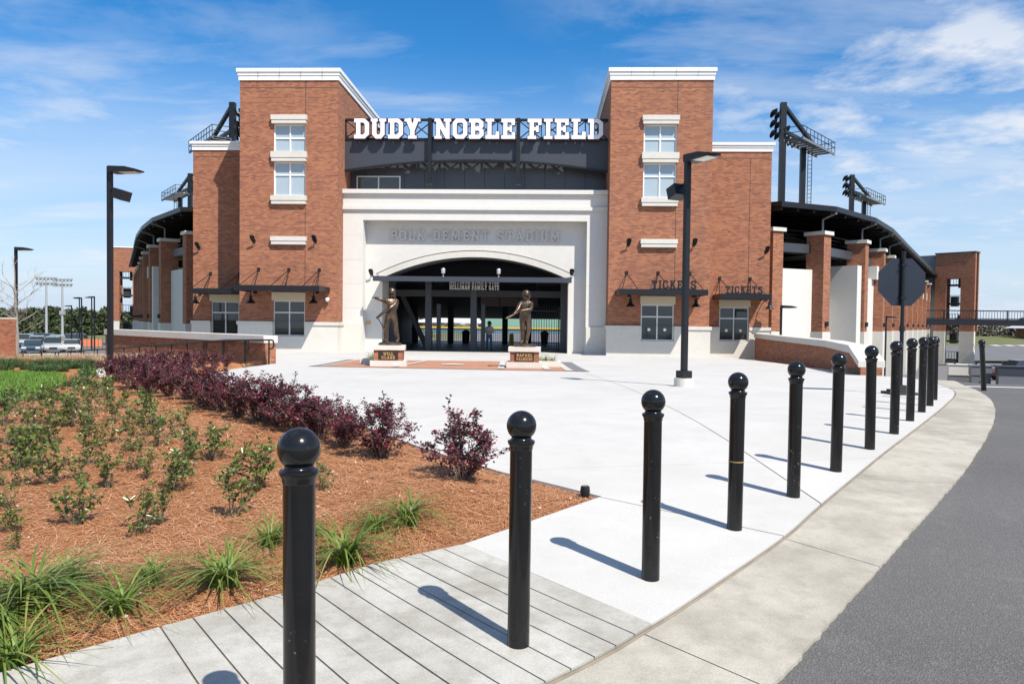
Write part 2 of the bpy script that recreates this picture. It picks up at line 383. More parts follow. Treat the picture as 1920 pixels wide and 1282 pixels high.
def plate(polys, test, y0, y1, mb=None):     # flat shape in (x, z) with thickness along y, front at y0
    V, F = cdt(polys, test); n = len(V); mb = mb or MB()
    v = [(x, y0, z) for x, z in V]+[(x, y1, z) for x, z in V]
    f = [t for t in F]+[tuple(i+n for i in t[::-1]) for t in F]
    f += [(a, a+n, b+n, b) for a, b in border_edges(F)]
    return mb.add(v, f)
def sheet(name, poly, zo, mat, parent=None, step=1.0, skirt=0.0, kind='structure', zf=None, bumpy=0.0):
    zf = zf or g
    xs = [p[0] for p in poly]; ys = [p[1] for p in poly]; ex = []
    dense = []
    for i in range(len(poly)):
        a, b = poly[i], poly[(i+1) % len(poly)]; n = max(1, int(math.hypot(b[0]-a[0], b[1]-a[1])/step))
        dense += [(a[0]+(b[0]-a[0])*k/n, a[1]+(b[1]-a[1])*k/n) for k in range(n)]
    x = min(xs)+step*.37
    while x < max(xs):
        y = min(ys)+step*.41
        while y < max(ys):
            if inside((x, y), poly): ex.append((x+random.uniform(-.2, .2)*step, y+random.uniform(-.2, .2)*step))
            y += step
        x += step
    V, F = cdt([dense], lambda c: inside(c, poly), ex)
    vv = [(p[0], p[1], zf(*p)+zo+(random.uniform(-bumpy, bumpy) if bumpy else 0)) for p in V]; ff = list(F)
    if skirt:
        n = len(vv); vv += [(p[0], p[1], p[2]-skirt) for p in vv]; ff += [(b, a, a+n, b+n) for a, b in border_edges(F)]
    o = link(bpy.data.objects.new(name, rawmesh(name, vv, ff, mat)), parent)
    if parent is None: tag(o, kind=kind)
    return o
def clip(poly, p, q, side, gap=0.007):        # half-plane cut along the line p-q
    nx, ny = -(q[1]-p[1]), q[0]-p[0]; l = math.hypot(nx, ny); nx, ny = nx/l*side, ny/l*side
    d = [(a[0]-p[0])*nx+(a[1]-p[1])*ny-gap for a in poly]; out = []
    for i in range(len(poly)):
        a, b, da, db = poly[i-1], poly[i], d[i-1], d[i]
        if (da >= 0) != (db >= 0):
            t = da/(da-db); out.append((a[0]+(b[0]-a[0])*t, a[1]+(b[1]-a[1])*t))
        if db >= 0: out.append(b)
    return out

# ------------------------------------------------------------------ ground, pavement, road
def ground_sheet():
    xs = sorted(set([-700, -450, -300, -220, -170]+list(range(-140, -40, 6))+[k*1.5 for k in range(-26, 27)]+list(range(42, 140, 6))+[170, 220, 300, 450, 700]))
    ys = sorted(set([-60, -30, -15]+[k*1.5 for k in range(-6, 50)]+list(range(76, 180, 5))+[200, 240, 300, 400, 600, 1000]))
    v = [(x, y, g(x, y)-0.09) for y in ys for x in xs]; n = len(xs)
    f = [(j*n+i, j*n+i+1, (j+1)*n+i+1, (j+1)*n+i) for j in range(len(ys)-1) for i in range(n-1)]
    return tag(link(bpy.data.objects.new('ground', rawmesh('ground', v, f, M['field'], True))), kind='structure')
ground_sheet()
curb = [gp(*p) for p in [(1010, 1282), (1222, 1168), (1340, 1092), (1470, 1003), (1540, 942), (1640, 860), (1715, 803), (1760, 768), (1786, 745)]]
d0 = (curb[1][0]-curb[0][0], curb[1][1]-curb[0][1])
curb = [(curb[0][0]-d0[0]*7-1.6, curb[0][1]-d0[1]*7), (curb[0][0]-d0[0]*3-.25, curb[0][1]-d0[1]*3)]+curb
corner = [gp(*p) for p in [(1790, 736), (1782, 729), (1760, 721), (1725, 713)]]+[(10.6, 22.0), (10.3, 23.4)]
curb = catmull(curb, 5); curbfar = catmull([curb[-1]]+corner, 5)[1:]
walk_edge = [gp(*p) for p in [(1128, 930), (950, 992), (870, 1019), (700, 1056), (540, 1108), (300, 1174), (60, 1243)]]
d1 = (walk_edge[-1][0]-walk_edge[-2][0], walk_edge[-1][1]-walk_edge[-2][1])
walk_edge += [(walk_edge[-1][0]+d1[0]*4, walk_edge[-1][1]+d1[1]*4)]
bed_edge = [gp(*p) for p in [(1128, 930), (1040, 908), (940, 884), (800, 842), (680, 798), (560, 762), (450, 729), (374, 707), (408, 697), (448, 690)]]
WALL_A, WALL_B = (-9.65, 26.2), (-20.7, 35.0)            # the ramp's brick wall, right end to left end
# near part: smooth slab and grooved strips; far part: the plaza slabs
G0a, G0b = walk_edge[2], gp(1222, 1168)
ci = min(range(len(curb)), key=lambda i: math.hypot(curb[i][0]-G0b[0], curb[i][1]-G0b[1]))
near = [G0a]+walk_edge[3:]+curb[:ci+1]
far = [walk_edge[0]]+[walk_edge[1]]+[G0a]+curb[ci:]+curbfar+[(11.3, 30), (13.2, 44.2), (13.2, 46.5), (-24, 46.5), (-21.6, 36.0), WALL_B, WALL_A]+bed_edge[::-1][:-1]
allpoly = [walk_edge[0]]+walk_edge[1:]+curb+curbfar+[(11.3, 30), (13.2, 44.2), (13.2, 46.5), (-24, 46.5), (-21.6, 36.0), WALL_B, WALL_A]+bed_edge[::-1][:-1]
plaza = sheet('plaza', allpoly, -0.011, M['base'], step=1.2)
def slab(poly, mat, name='slab', step=0.7):
    return sheet(name, poly, 0.0, mat, plaza, step, skirt=0.03)
A = (gp(1100, 700), gp(1540, 944)); Bq = (gp(1100, 926), gp(1460, 1002))
pieces = []
for s in (1, -1):
    pc = clip(far, A[0], A[1], s)
    if s == -1:
        pieces.append(pc)
    else:
        pieces.append(pc)
out = []
for pc in pieces:
    for s in (1, -1):
        q = clip(pc, Bq[0], Bq[1], s)
        if len(q) > 2: out.append(q)
for cut in [((-30, 24.1), (30, 24.1)), (gp(1400, 866), gp(1640, 858)), (gp(1470, 735), gp(1722, 770)), ((-30, 38.5), (30, 38.5)), ((-3.9, 8), (-3.9, 46))]:
    nxt = []
    for pc in out:
        for s in (1, -1):
            q = clip(pc, cut[0], cut[1], s, 0.004)
            if len(q) > 2: nxt.append(q)
    out = nxt
for pc in out:
    if len(pc) > 2: slab(pc, M['slab'], step=1.0)
# grooved ramp strips
E0, E1 = gp(300, 1174), gp(372, 1282)
NS = 12
lines = []
for k in range(NS+1):
    t = k/NS
    lines.append(((G0a[0]+(E0[0]-G0a[0])*t, G0a[1]+(E0[1]-G0a[1])*t), (G0b[0]+(E1[0]-G0b[0])*t, G0b[1]+(E1[1]-G0b[1])*t)))
rest = near
for k in range(NS):
    a, b = lines[k+1]
    for s in (1, -1):
        q = clip(rest, a, b, s, 0.0045)
        cxm = sum(p[0] for p in q)/max(1, len(q)); cym = sum(p[1] for p in q)/max(1, len(q))
        dd = ((G0a[0]-a[0])*-(b[1]-a[1])+(G0a[1]-a[1])*(b[0]-a[0]))*s
        if dd > 0: slab(q, M['strip'], 'concrete_strip', 0.5)
        else: keep = q
    rest = keep
slab(rest, M['strip'], 'slab', 0.6)
# gutter pan and road
fullcurb = curb+curbfar
gout = []
outer_px = [(1440, 1281), (1500, 1222), (1595, 1120), (1650, 1058), (1700, 998), (1745, 952), (1785, 912), (1825, 862), (1855, 820), (1872, 785), (1876, 762), (1866, 744), (1840, 731), (1808, 721)]
go = [gp(*p) for p in outer_px]
for _ in range(3): go = [go[0]]+[((go[i-1][0]+2*go[i][0]+go[i+1][0])/4, (go[i-1][1]+2*go[i][1]+go[i+1][1])/4) for i in range(1, len(go)-1)]+[go[-1]]
dg = (go[1][0]-go[0][0], go[1][1]-go[0][1])
go = [(go[0][0]-dg[0]*8-1.2, go[0][1]-dg[1]*8), (go[0][0]-dg[0]*3-.2, go[0][1]-dg[1]*3)]+go+[(11.9, 22.5), (11.6, 24.0)]
go = catmull(go, 14)
go = [(p[0]+random.gauss(0, .0035), p[1]+random.gauss(0, .0035)) for p in go]
gut = tag(bpy.data.objects.new('gutter', None), kind='structure'); COL.objects.link(gut)
gpoly = [(p[0]+.004, p[1]-.004) for p in fullcurb]+go[::-1]
cuts = [(gp(1468, 1005), gp(1650, 1058)), (gp(1600, 893), gp(1800, 905)), (gp(1716, 804), gp(1862, 812)), (gp(1786, 742), gp(1876, 768)), (gp(1200, 1180), gp(1480, 1300))]
gp_list = [gpoly]
for a, b in cuts:
    nx_ = []
    for pc in gp_list:
        for s in (1, -1):
            q = clip(pc, a, b, s, 0.004)
            if len(q) > 2: nx_.append(q)
    gp_list = nx_
for pc in gp_list: sheet('gutter_slab', pc, -0.012, M['gutter'], gut, 0.7, skirt=0.02)
def cb(i): return curb[i]
bead = MB(); bead.tube([(p[0]+.012, p[1]-.012, g(*p)-.010) for p in fullcurb], 0.0095, 5)
tag(bead.build('expansion_joint', simple('fibre_joint', (0.20, 0.17, 0.13), 0.95, 0, 0.5, 6)), kind='structure')
road = sheet('road', [(p[0]-.1, p[1]) for p in fullcurb]+[(60, 24), (60, -25), (-12, -25)], -0.03, M['asphalt'], step=1.4)
ln = [gp(1795, 722), gp(1919, 725)]
dl = (ln[1][0]-ln[0][0], ln[1][1]-ln[0][1])
sheet('road_marking', [ln[0], (ln[0][0]+dl[0]*7, ln[0][1]+dl[1]*7), (ln[0][0]+dl[0]*7, ln[0][1]+dl[1]*7+.3), (ln[0][0], ln[0][1]+.3)], -0.024, M['white'], step=1.2)
# planting bed and lawn
def bedz(x, y):
    return g(x, y)+0.035*math.sin(x*1.7+y*.6)*math.sin(y*1.3-x*.5)
bed_poly = bed_edge+[(WALL_A[0]-.1, WALL_A[1]-1.0), (WALL_B[0]-.5, WALL_B[1]-2.0), (-32, 33), (-32, -6)]+walk_edge[::-1][:-1]
def edge_dist(p, poly):
    b = 9e9
    for i in range(len(poly)):
        x0, y0 = poly[i-1]; x1, y1 = poly[i]; dx, dy = x1-x0, y1-y0; l = dx*dx+dy*dy
        t = 0 if l == 0 else min(1, max(0, ((p[0]-x0)*dx+(p[1]-y0)*dy)/l))
        b = min(b, math.hypot(p[0]-x0-dx*t, p[1]-y0-dy*t))
    return b
hardedge = bed_edge+walk_edge
def bz(x, y):
    e = min(1, min(math.hypot(x-q[0], y-q[1]) for q in _he)/0.8)
    return g(x, y)-0.035+e*(0.07+bedz(x, y)-g(x, y))
_he = []
for seq in (bed_edge, walk_edge):
    for i in range(len(seq)-1):
        n = max(1, int(math.hypot(seq[i+1][0]-seq[i][0], seq[i+1][1]-seq[i][1])/.2))
        _he += [(seq[i][0]+(seq[i+1][0]-seq[i][0])*k/n, seq[i][1]+(seq[i+1][1]-seq[i][1])*k/n) for k in range(n)]
tag(sheet('planting_bed', bed_poly, 0, M['mulch'], step=0.55, zf=bz, bumpy=.006), kind='structure')
lawn_poly = [gp(*p) for p in [(-260, 800), (-20, 768), (40, 757), (90, 742), (122, 722), (118, 709), (60, 703), (-20, 703), (-300, 706)]]
lawn_poly = catmull(lawn_poly+[lawn_poly[0]], 4)[:-1]
tag(sheet('lawn', lawn_poly, 0.02, M['turf'], step=0.8, zf=bz), kind='structure')

# ------------------------------------------------------------------ blades, needles, leaves
def blob(name, V, F, mat, parent=None, off=None):
    me = bpy.data.meshes.new(name)
    V = np.asarray(V, np.float32).reshape(-1, 3)
    if off is not None: V = V-np.array(off, np.float32)
    F = np.asarray(F, np.int32); k = F.shape[1]
    me.vertices.add(len(V)); me.vertices.foreach_set('co', V.ravel())
    me.loops.add(F.size); me.loops.foreach_set('vertex_index', F.ravel())
    me.polygons.add(len(F)); me.polygons.foreach_set('loop_start', np.arange(0, F.size, k, dtype=np.int32))
    me.update(calc_edges=True); me.validate(); me.materials.append(mat)
    return link(bpy.data.objects.new(name, me), parent)
def nrm(a): return a/np.maximum(1e-9, np.linalg.norm(a, axis=-1, keepdims=True))
def rnd_dirs(n): return nrm(np.random.normal(size=(n, 3)))
def leaves(P, D, Nn, ln_, wd):          # folded diamond leaf at P along D
    n = len(P); S = nrm(np.cross(D, Nn)); U = nrm(np.cross(S, D)); ln_ = np.broadcast_to(ln_, n)[:, None]; wd = np.broadcast_to(wd, n)[:, None]
    base = P; tip = P+D*ln_; l = P+D*ln_*.48+S*wd*.5+U*wd*.16; r_ = P+D*ln_*.48-S*wd*.5+U*wd*.16
    V = np.stack([base, l, tip, r_], 1).reshape(-1, 3); i = np.arange(n)[:, None]*4
    F = np.concatenate([i+np.array([[0, 2, 1]]), i+np.array([[0, 3, 2]])], 1).reshape(-1, 3)
    return V, F
def blades(P, ang, ln_, droop, wd, segs=4):      # arching strap blades
    n = len(P); d = np.stack([np.cos(ang), np.sin(ang), 0*ang], 1); s = np.stack([-np.sin(ang), np.cos(ang), 0*ang], 1)
    rows = []
    for k in range(segs+1):
        t = k/segs; out_ = ln_*(t*.25+droop*t*t*.75); up = ln_*(t*(1.05)-droop*t*t*.85)
        c = P+d*out_[:, None]+np.array([0, 0, 1.0])*up[:, None]; w_ = np.full(n, wd*(1-t**2)*.5+.0005)
        rows += [c-s*w_[:, None], c+s*w_[:, None]]
    V = np.stack(rows, 1).reshape(-1, 3); i = np.arange(n)[:, None]*(2*segs+2)
    F = np.concatenate([i+np.array([[2*k, 2*k+1, 2*k+3, 2*k+2]]) for k in range(segs)], 1).reshape(-1, 4)
    return V, F
def scatter(poly, n, near_bias=False):
    xs = [p[0] for p in poly]; ys = [p[1] for p in poly]; out_ = []
    while len(out_) < n:
        p = (random.uniform(min(xs), max(xs)), random.uniform(min(ys), max(ys)))
        if near_bias and random.random() > min(1, (5.0/max(1.5, math.hypot(*p)))**1.6): continue
        if inside(p, poly): out_.append(p)
    return out_
# pine straw
vis = [p for p in walk_edge[:-1]]+[gp(-60, 1282), gp(-80, 780), gp(150, 712)]+[gp(230, 700), gp(330, 705)]+bed_edge[::-1][2:-1]
npt = scatter(vis, 70000, True)
P = np.array([(x, y, bz(x, y)+random.uniform(0.0, .016)) for x, y in npt]); n = len(P)
a = np.random.uniform(0, 2*math.pi, n); D = np.stack([np.cos(a), np.sin(a), np.random.normal(0, .10, n)], 1)
S = np.stack([-np.sin(a), np.cos(a), 0*a], 1); far_ = np.clip(np.hypot(P[:, 0], P[:, 1])/5, 1, 2.2)[:, None]
Ln = np.random.uniform(.07, .19, n)[:, None]; W_ = .0016*far_
bend = S*np.random.normal(0, .016, n)[:, None]
V = np.stack([P-D*Ln/2-S*W_, P-D*Ln/2+S*W_, P+bend-S*W_, P+bend+S*W_, P+D*Ln/2-S*W_*.5, P+D*Ln/2+S*W_*.5], 1).reshape(-1, 3)
i = np.arange(n)[:, None]*6
F = np.concatenate([i+np.array([[0, 1, 3, 2]]), i+np.array([[2, 3, 5, 4]])], 1).reshape(-1, 4)
tag(blob('pine_straw', V, F, M['straw']), 'rusty orange pine straw mulch covering the planting bed', 'mulch', kind='stuff')
lp = scatter(vis, 420, True); P = np.array([(x, y, bz(x, y)+.018) for x, y in lp]); n = len(P)
D = nrm(np.random.normal(size=(n, 3))*np.array([1, 1, .25])); V, F = leaves(P, D, nrm(np.random.normal(size=(n, 3))*.3+np.array([0, 0, 1])), np.random.uniform(.02, .05, n), np.random.uniform(.012, .03, n))
tag(blob('leaf_litter', V, F, M['litter']), 'scattered pale dead leaves on the pine straw', 'litter', kind='stuff')
# lawn blades
lpv = [p for p in lawn_poly if p[0] > -14]
pts = []
xs = [p[0] for p in lawn_poly]; ys = [p[1] for p in lawn_poly]
while len(pts) < 26000:
    p = (random.uniform(max(min(xs), -16), max(xs)), random.uniform(min(ys), max(ys)))
    if inside(p, lawn_poly): pts.append(p)
P = np.array([(x, y, bz(x, y)+.015) for x, y in pts]); n = len(P)
V, F = blades(P, np.random.uniform(0, 6.28, n), np.random.uniform(.05, .10, n), np.random.uniform(.1, .7, n), .006, 2)
tag(blob('lawn_grass', V, F, M['lawnb']), 'bright green mown grass of the small lawn', 'grass', kind='stuff')
def grass_mass(name, label, px, n, ln_, mat, wd, droop, clump=0.35, cat='grass'):
    ctr = [gp(random.choice(px)[0], 0) if False else None for _ in range(0)]
    poly = [gp(*p) for p in px]; xs = [p[0] for p in poly]; ys = [p[1] for p in poly]; cl = []
    area = abs(sum(poly[i-1][0]*poly[i][1]-poly[i][0]*poly[i-1][1] for i in range(len(poly))))/2
    while len(cl) < max(8, int(area/(clump*clump)*.55)):
        p = (random.uniform(min(xs), max(xs)), random.uniform(min(ys), max(ys)))
        if inside(p, poly): cl.append((p[0], p[1], random.uniform(.7, 1.2)))
    PP, LL, AA = [], [], []
    per = max(1, n//len(cl))
    for x, y, s in cl:
        for _ in range(per):
            a_ = random.uniform(0, 6.28); r_ = random.random()*clump*.35
            PP.append((x+r_*math.cos(a_), y+r_*math.sin(a_), max(bz(x, y), g(x, y)-.05)-.01)); LL.append(ln_*s*random.uniform(.6, 1.1)); AA.append(a_+random.gauss(0, .6))
    PP = np.array(PP); k = len(PP)
    V, F = blades(PP, np.array(AA), np.array(LL), np.random.uniform(droop*.3, droop, k), wd, 3)
    return tag(blob(name, V, F, mat), label, cat, kind='stuff')
grass_mass('border_grass', 'dark green tufted border grass around the lawn', [(-60, 790), (10, 790), (60, 776), (120, 752), (165, 722), (190, 700), (200, 688), (150, 684), (-60, 685), (-60, 701), (100, 702), (126, 708), (128, 722), (95, 745), (40, 760), (-60, 770)], 17000, .27, M['border'], .010, 1.0)
grass_mass('dry_meadow_grass', 'pale tan dry ornamental grass before the ramp wall', [(-60, 684), (160, 684), (215, 690), (300, 688), (345, 684), (338, 676), (180, 677), (40, 681), (-60, 682)], 16000, .40, M['tan'], .009, .9, .35)

# ------------------------------------------------------------------ shrubs
def make_shrub(name, h, w_, nst, nleaf, ll, lw, leafm, stemm, seed, upright=.5, fill=.45):
    rs = np.random.RandomState(seed); rr = random.Random(seed); mb = MB(); tips = []
    for s in range(nst):
        a_ = rr.uniform(0, 6.28); sp_ = rr.uniform(.15, 1)*w_*.5; hh = h*rr.uniform(.55, 1)*(1-.35*(sp_/(w_*.5))**2)
        top = np.array([math.cos(a_)*sp_, math.sin(a_)*sp_, hh]); p0 = np.array([math.cos(a_)*.02, math.sin(a_)*.02, -.03])
        mid = p0*.5+top*.5+np.array([rr.gauss(0, .03), rr.gauss(0, .03), h*.08*upright])
        pts_ = [p0, mid, top]; mb.tube(pts_, [.0045*h/.6+.001, .003, .0012], 5, False)
        tips.append(pts_)
        for b_ in range(3):
            t = rr.uniform(.3, .95); q = (mid*(1-t)+top*t) if t > .5 else (p0*(1-2*t)+mid*2*t)
            e = q+np.array([rr.gauss(0, .11*w_), rr.gauss(0, .11*w_), abs(rr.gauss(0, .14*h))+.02]); mb.tube([q, e], [.0028, .001], 4, False); tips.append([q, (q+e)/2, e])
    P_, D_ = [], []
    per = nleaf//len(tips)
    for p0, p1, p2 in tips:
        for _ in range(per):
            t = rr.uniform(fill if p0[2] < .03 else 0.1, 1.0)
            q = (1-t)**2*p0+2*t*(1-t)*p1+t*t*p2
            d = nrm(np.array([rr.gauss(0, 1), rr.gauss(0, 1), rr.gauss(.35, .7)])); P_.append(q+d*.006+rs.normal(0, .012, 3)*w_); D_.append(d)
    P_ = np.array(P_); D_ = np.array(D_); n_ = len(P_); P_[:, 2] = np.maximum(P_[:, 2], .015)
    Nn = nrm(rs.normal(size=(n_, 3))*.6+np.array([0, 0, 1.0]))
    V_, F_ = leaves(P_, D_, Nn, rs.uniform(.65, 1.2, n_)*ll, rs.uniform(.7, 1.15, n_)*lw)
    root = bpy.data.objects.new(name, None); root.empty_display_size = .1; COL.objects.link(root)
    blob('foliage', V_, F_, leafm, root)
    link(bpy.data.objects.new('stems', rawmesh('stems', mb.v, mb.f, stemm)), root)
    return root
def plant(proto, used, px, py, hpx, hproto, label, cat, group, zf=bz, xy=None):
    x, y = xy or gp(px, py); o = proto if not used[0] else copy_tree(proto); used[0] = True
    s = hpx if xy else hpx/FPX*math.hypot(x, y)/hproto
    o.location = (x, y, zf(x, y)); o.rotation_euler = (0, 0, random.uniform(0, 6.28)); s2 = s*random.uniform(.95, 1.2)*(1.22 if cat == 'shrub' and 'burgundy' in label else 1); o.scale = (s2, s2, s)
    return tag(o, label, cat, group)
burg = [(make_shrub('burgundy_shrub', .68, .72, 32, 3500, .034, .022, M['burg'], M['wood'], 40+k, .9, .18), [False]) for k in range(4)]
BL = [(868, 905, 140), (715, 862, 112), (645, 842, 88), (597, 826, 84), (560, 815, 92), (520, 805, 84), (486, 796, 90), (448, 783, 80), (412, 772, 78), (384, 764, 76), (352, 755, 82), (318, 749, 84), (282, 742, 80), (248, 734, 76), (216, 724, 62),
      (335, 722, 66), (300, 718, 66), (262, 712, 60), (228, 706, 50), (352, 692, 46), (376, 691, 40), (402, 691, 38), (424, 689, 34), (310, 700, 52), (280, 698, 50)]
for k, (px, py, h) in enumerate(BL):
    pr, us = burg[k % 4]
    lab = 'burgundy leaved shrub standing alone near the pointed tip of the pine straw bed' if k == 0 else ('burgundy leaved shrub planted in front of the brick ramp wall' if k in (19, 20, 21, 22) else ('burgundy leaved hedge shrub, %s after the lone one along the plaza' % ['', 'first', 'second', 'third', 'fourth', 'fifth', 'sixth', 'seventh', 'eighth', 'ninth', 'tenth', 'eleventh', 'twelfth', 'thirteenth', 'fourteenth'][k] if k < 15 else 'burgundy leaved shrub in the back rows of the hedge by the tall lamp post'))
    plant(pr, us, px, py, h*(.95 if k < 10 else .72), .68, lab, 'shrub', 'burgundy shrubs' if k == 0 else ('burgundy shrubs by the ramp wall' if k in (19, 20, 21, 22) else 'burgundy hedge along the plaza'))
grn = [(make_shrub('young_green_shrub', .42, .40, [8, 10, 7, 12][k], [230, 300, 190, 340][k], .054, .031, M['green'], M['wood'], 80+k, .6, .12), [False]) for k in range(4)]
GL = [(437, 975, 82), (482, 922, 88), (608, 932, 52), (262, 1003, 80), (150, 985, 76), (300, 985, 62), (205, 922, 56), (322, 925, 72), (345, 902, 62), (255, 890, 56), (98, 915, 66), (70, 878, 62), (168, 882, 56), (398, 872, 62), (300, 850, 56), (328, 832, 46), (285, 826, 54), (268, 800, 50), (216, 798, 42), (134, 808, 56), (142, 788, 50), (168, 764, 52), (182, 746, 46), (236, 772, 30), (274, 778, 40), (30, 882, 72), (8, 965, 58), (22, 838, 62), (62, 806, 50), (8, 806, 56), (345, 806, 36), (95, 772, 44), (40, 778, 42), (128, 760, 40), (205, 752, 38), (104, 836, 52), (172, 846, 50), (58, 856, 50), (238, 858, 48), (212, 838, 42), (360, 872, 54), (275, 905, 44), (150, 905, 44), (20, 1005, 40), (40, 920, 52), (190, 780, 44), (160, 816, 44), (235, 815, 34), (30, 1040, 30)]
for k, (px, py, h) in enumerate(GL):
    pr, us = grn[(k*7+k//3) % 4]
    plant(pr, us, px, py, h, .42, 'young glossy green shrub dotted over the pine straw bed', 'shrub', 'young green shrubs in the pine straw')
def make_clump(seed, n=70, ln_=.53):
    np.random.seed(seed)
    P_ = np.random.normal(0, .03, (n, 3))*np.array([1, 1, 0]); a_ = np.random.uniform(0, 6.28, n)
    V_, F_ = blades(P_, a_, np.random.uniform(.5, 1.1, n)*ln_, np.random.uniform(.55, 1.28, n), np.random.uniform(.009, .015, n).mean(), 7)
    return blob('strap_leaf_clump', V_, F_, M['blade'])
clm = [(make_clump(5+k, [105, 85, 125][k]), [False]) for k in range(3)]
for k, (px, py, h) in enumerate([(648, 1052, 1.0), (505, 1030, .7), (420, 1098, .85), (283, 1100, .55), (228, 1150, .75), (62, 1150, 1.05), (762, 988, .8), (22, 1245, .8), (706, 1000, .55), (585, 1015, .5), (140, 1110, .6), (-30, 1190, .9)]):
    pr, us = clm[k % 3]; x, y = gp(px, py)
    plant(pr, us, 0, 0, h, 1, 'arching strap leaf clump beside the pavement, %s counted from the bed tip' % ['fourth', 'sixth', 'seventh', 'eighth', 'ninth', 'eleventh', 'first', 'last but one', 'second', 'fifth', 'tenth', 'last'][k] if k != 8 else 'arching strap leaf clump beside the pavement, second counted from the bed tip', 'plant', 'strap leaf clumps along the pavement', xy=(x, y))

# ------------------------------------------------------------------ bollards
bp = MB().lathe([(.0505, -.16), (.0505, .90)], 32); bc_ = MB().lathe([(.0506, .896), (.0535, .900), (.0535, .912), (.060, .922), (.0625, .930), (.0615, .936), (.050, .941), (.046, .946), (.045, .952)], 32)
ball = [(0.068*math.cos(t), 1.004+0.068*math.sin(t)) for t in [R(-52+142*k/14) for k in range(15)]]; ball[-1] = (0.0005, 1.072)
bb = MB().lathe([(.045, .945)]+ball, 36)
def smoothmesh(mb, name, mat):
    o = mb.build(name, mat, None, True, (0, 0, 0)); me = o.data; bpy.data.objects.remove(o); return me
bmeshes = [('post', smoothmesh(bp, 'post', M['enamel'])), ('collar', smoothmesh(bc_, 'collar', M['enamel'])), ('ball', smoothmesh(bb, 'ball', M['enamel']))]
band = smoothmesh(MB().lathe([(.0512, .462), (.0514, .466), (.0512, .470)], 32), 'scuff_band', simple('ochre_scuff', (0.30, 0.20, 0.06), 0.6))
BPOS = [(-0.79, 2.42), (-0.09, 3.37), (0.63, 4.21), (1.33, 5.12), (2.0, 5.95), (2.67, 6.83), (3.40, 7.83), (4.07, 8.75), (4.77, 9.83), (5.41, 10.82), (5.99, 11.74), (6.62, 12.84)]
b1 = ray(562, 1384); b1 = CAM+b1*2.4; BPOS[0] = (b1[0], b1[1])
for k, (x, y) in enumerate(BPOS+[(9.24, 15.96)]):
    lab = 'glossy black ball topped bollard, %s in the kerbside row from the grooved ramp' % ['first', 'second', 'third', 'fourth', 'fifth', 'sixth', 'seventh', 'eighth', 'ninth', 'tenth', 'eleventh', 'last', ''][k]
    grp = 'black bollards along the kerb'
    if k == 3: lab, grp = 'black ball topped bollard with an ochre scuff line round its middle', None
    if k == 12: lab, grp = 'leaning black ball topped bollard standing alone across the road', None
    t = thing('bollard', (x, y, g(x, y)-.002-(0.03 if k == 12 else 0)+(.075 if k == 0 else 0)), lab, 'bollard', grp, random.uniform(0, 6))
    if k == 12: t.rotation_euler = (0.0, R(-4.0), 0)
    else: t.rotation_euler = (random.gauss(0, .004), random.gauss(0, .004), t.rotation_euler[2])
    for nm, me in bmeshes: link(bpy.data.objects.new(nm, me), t)
    if k == 3: link(bpy.data.objects.new('scuff_band', band), t)

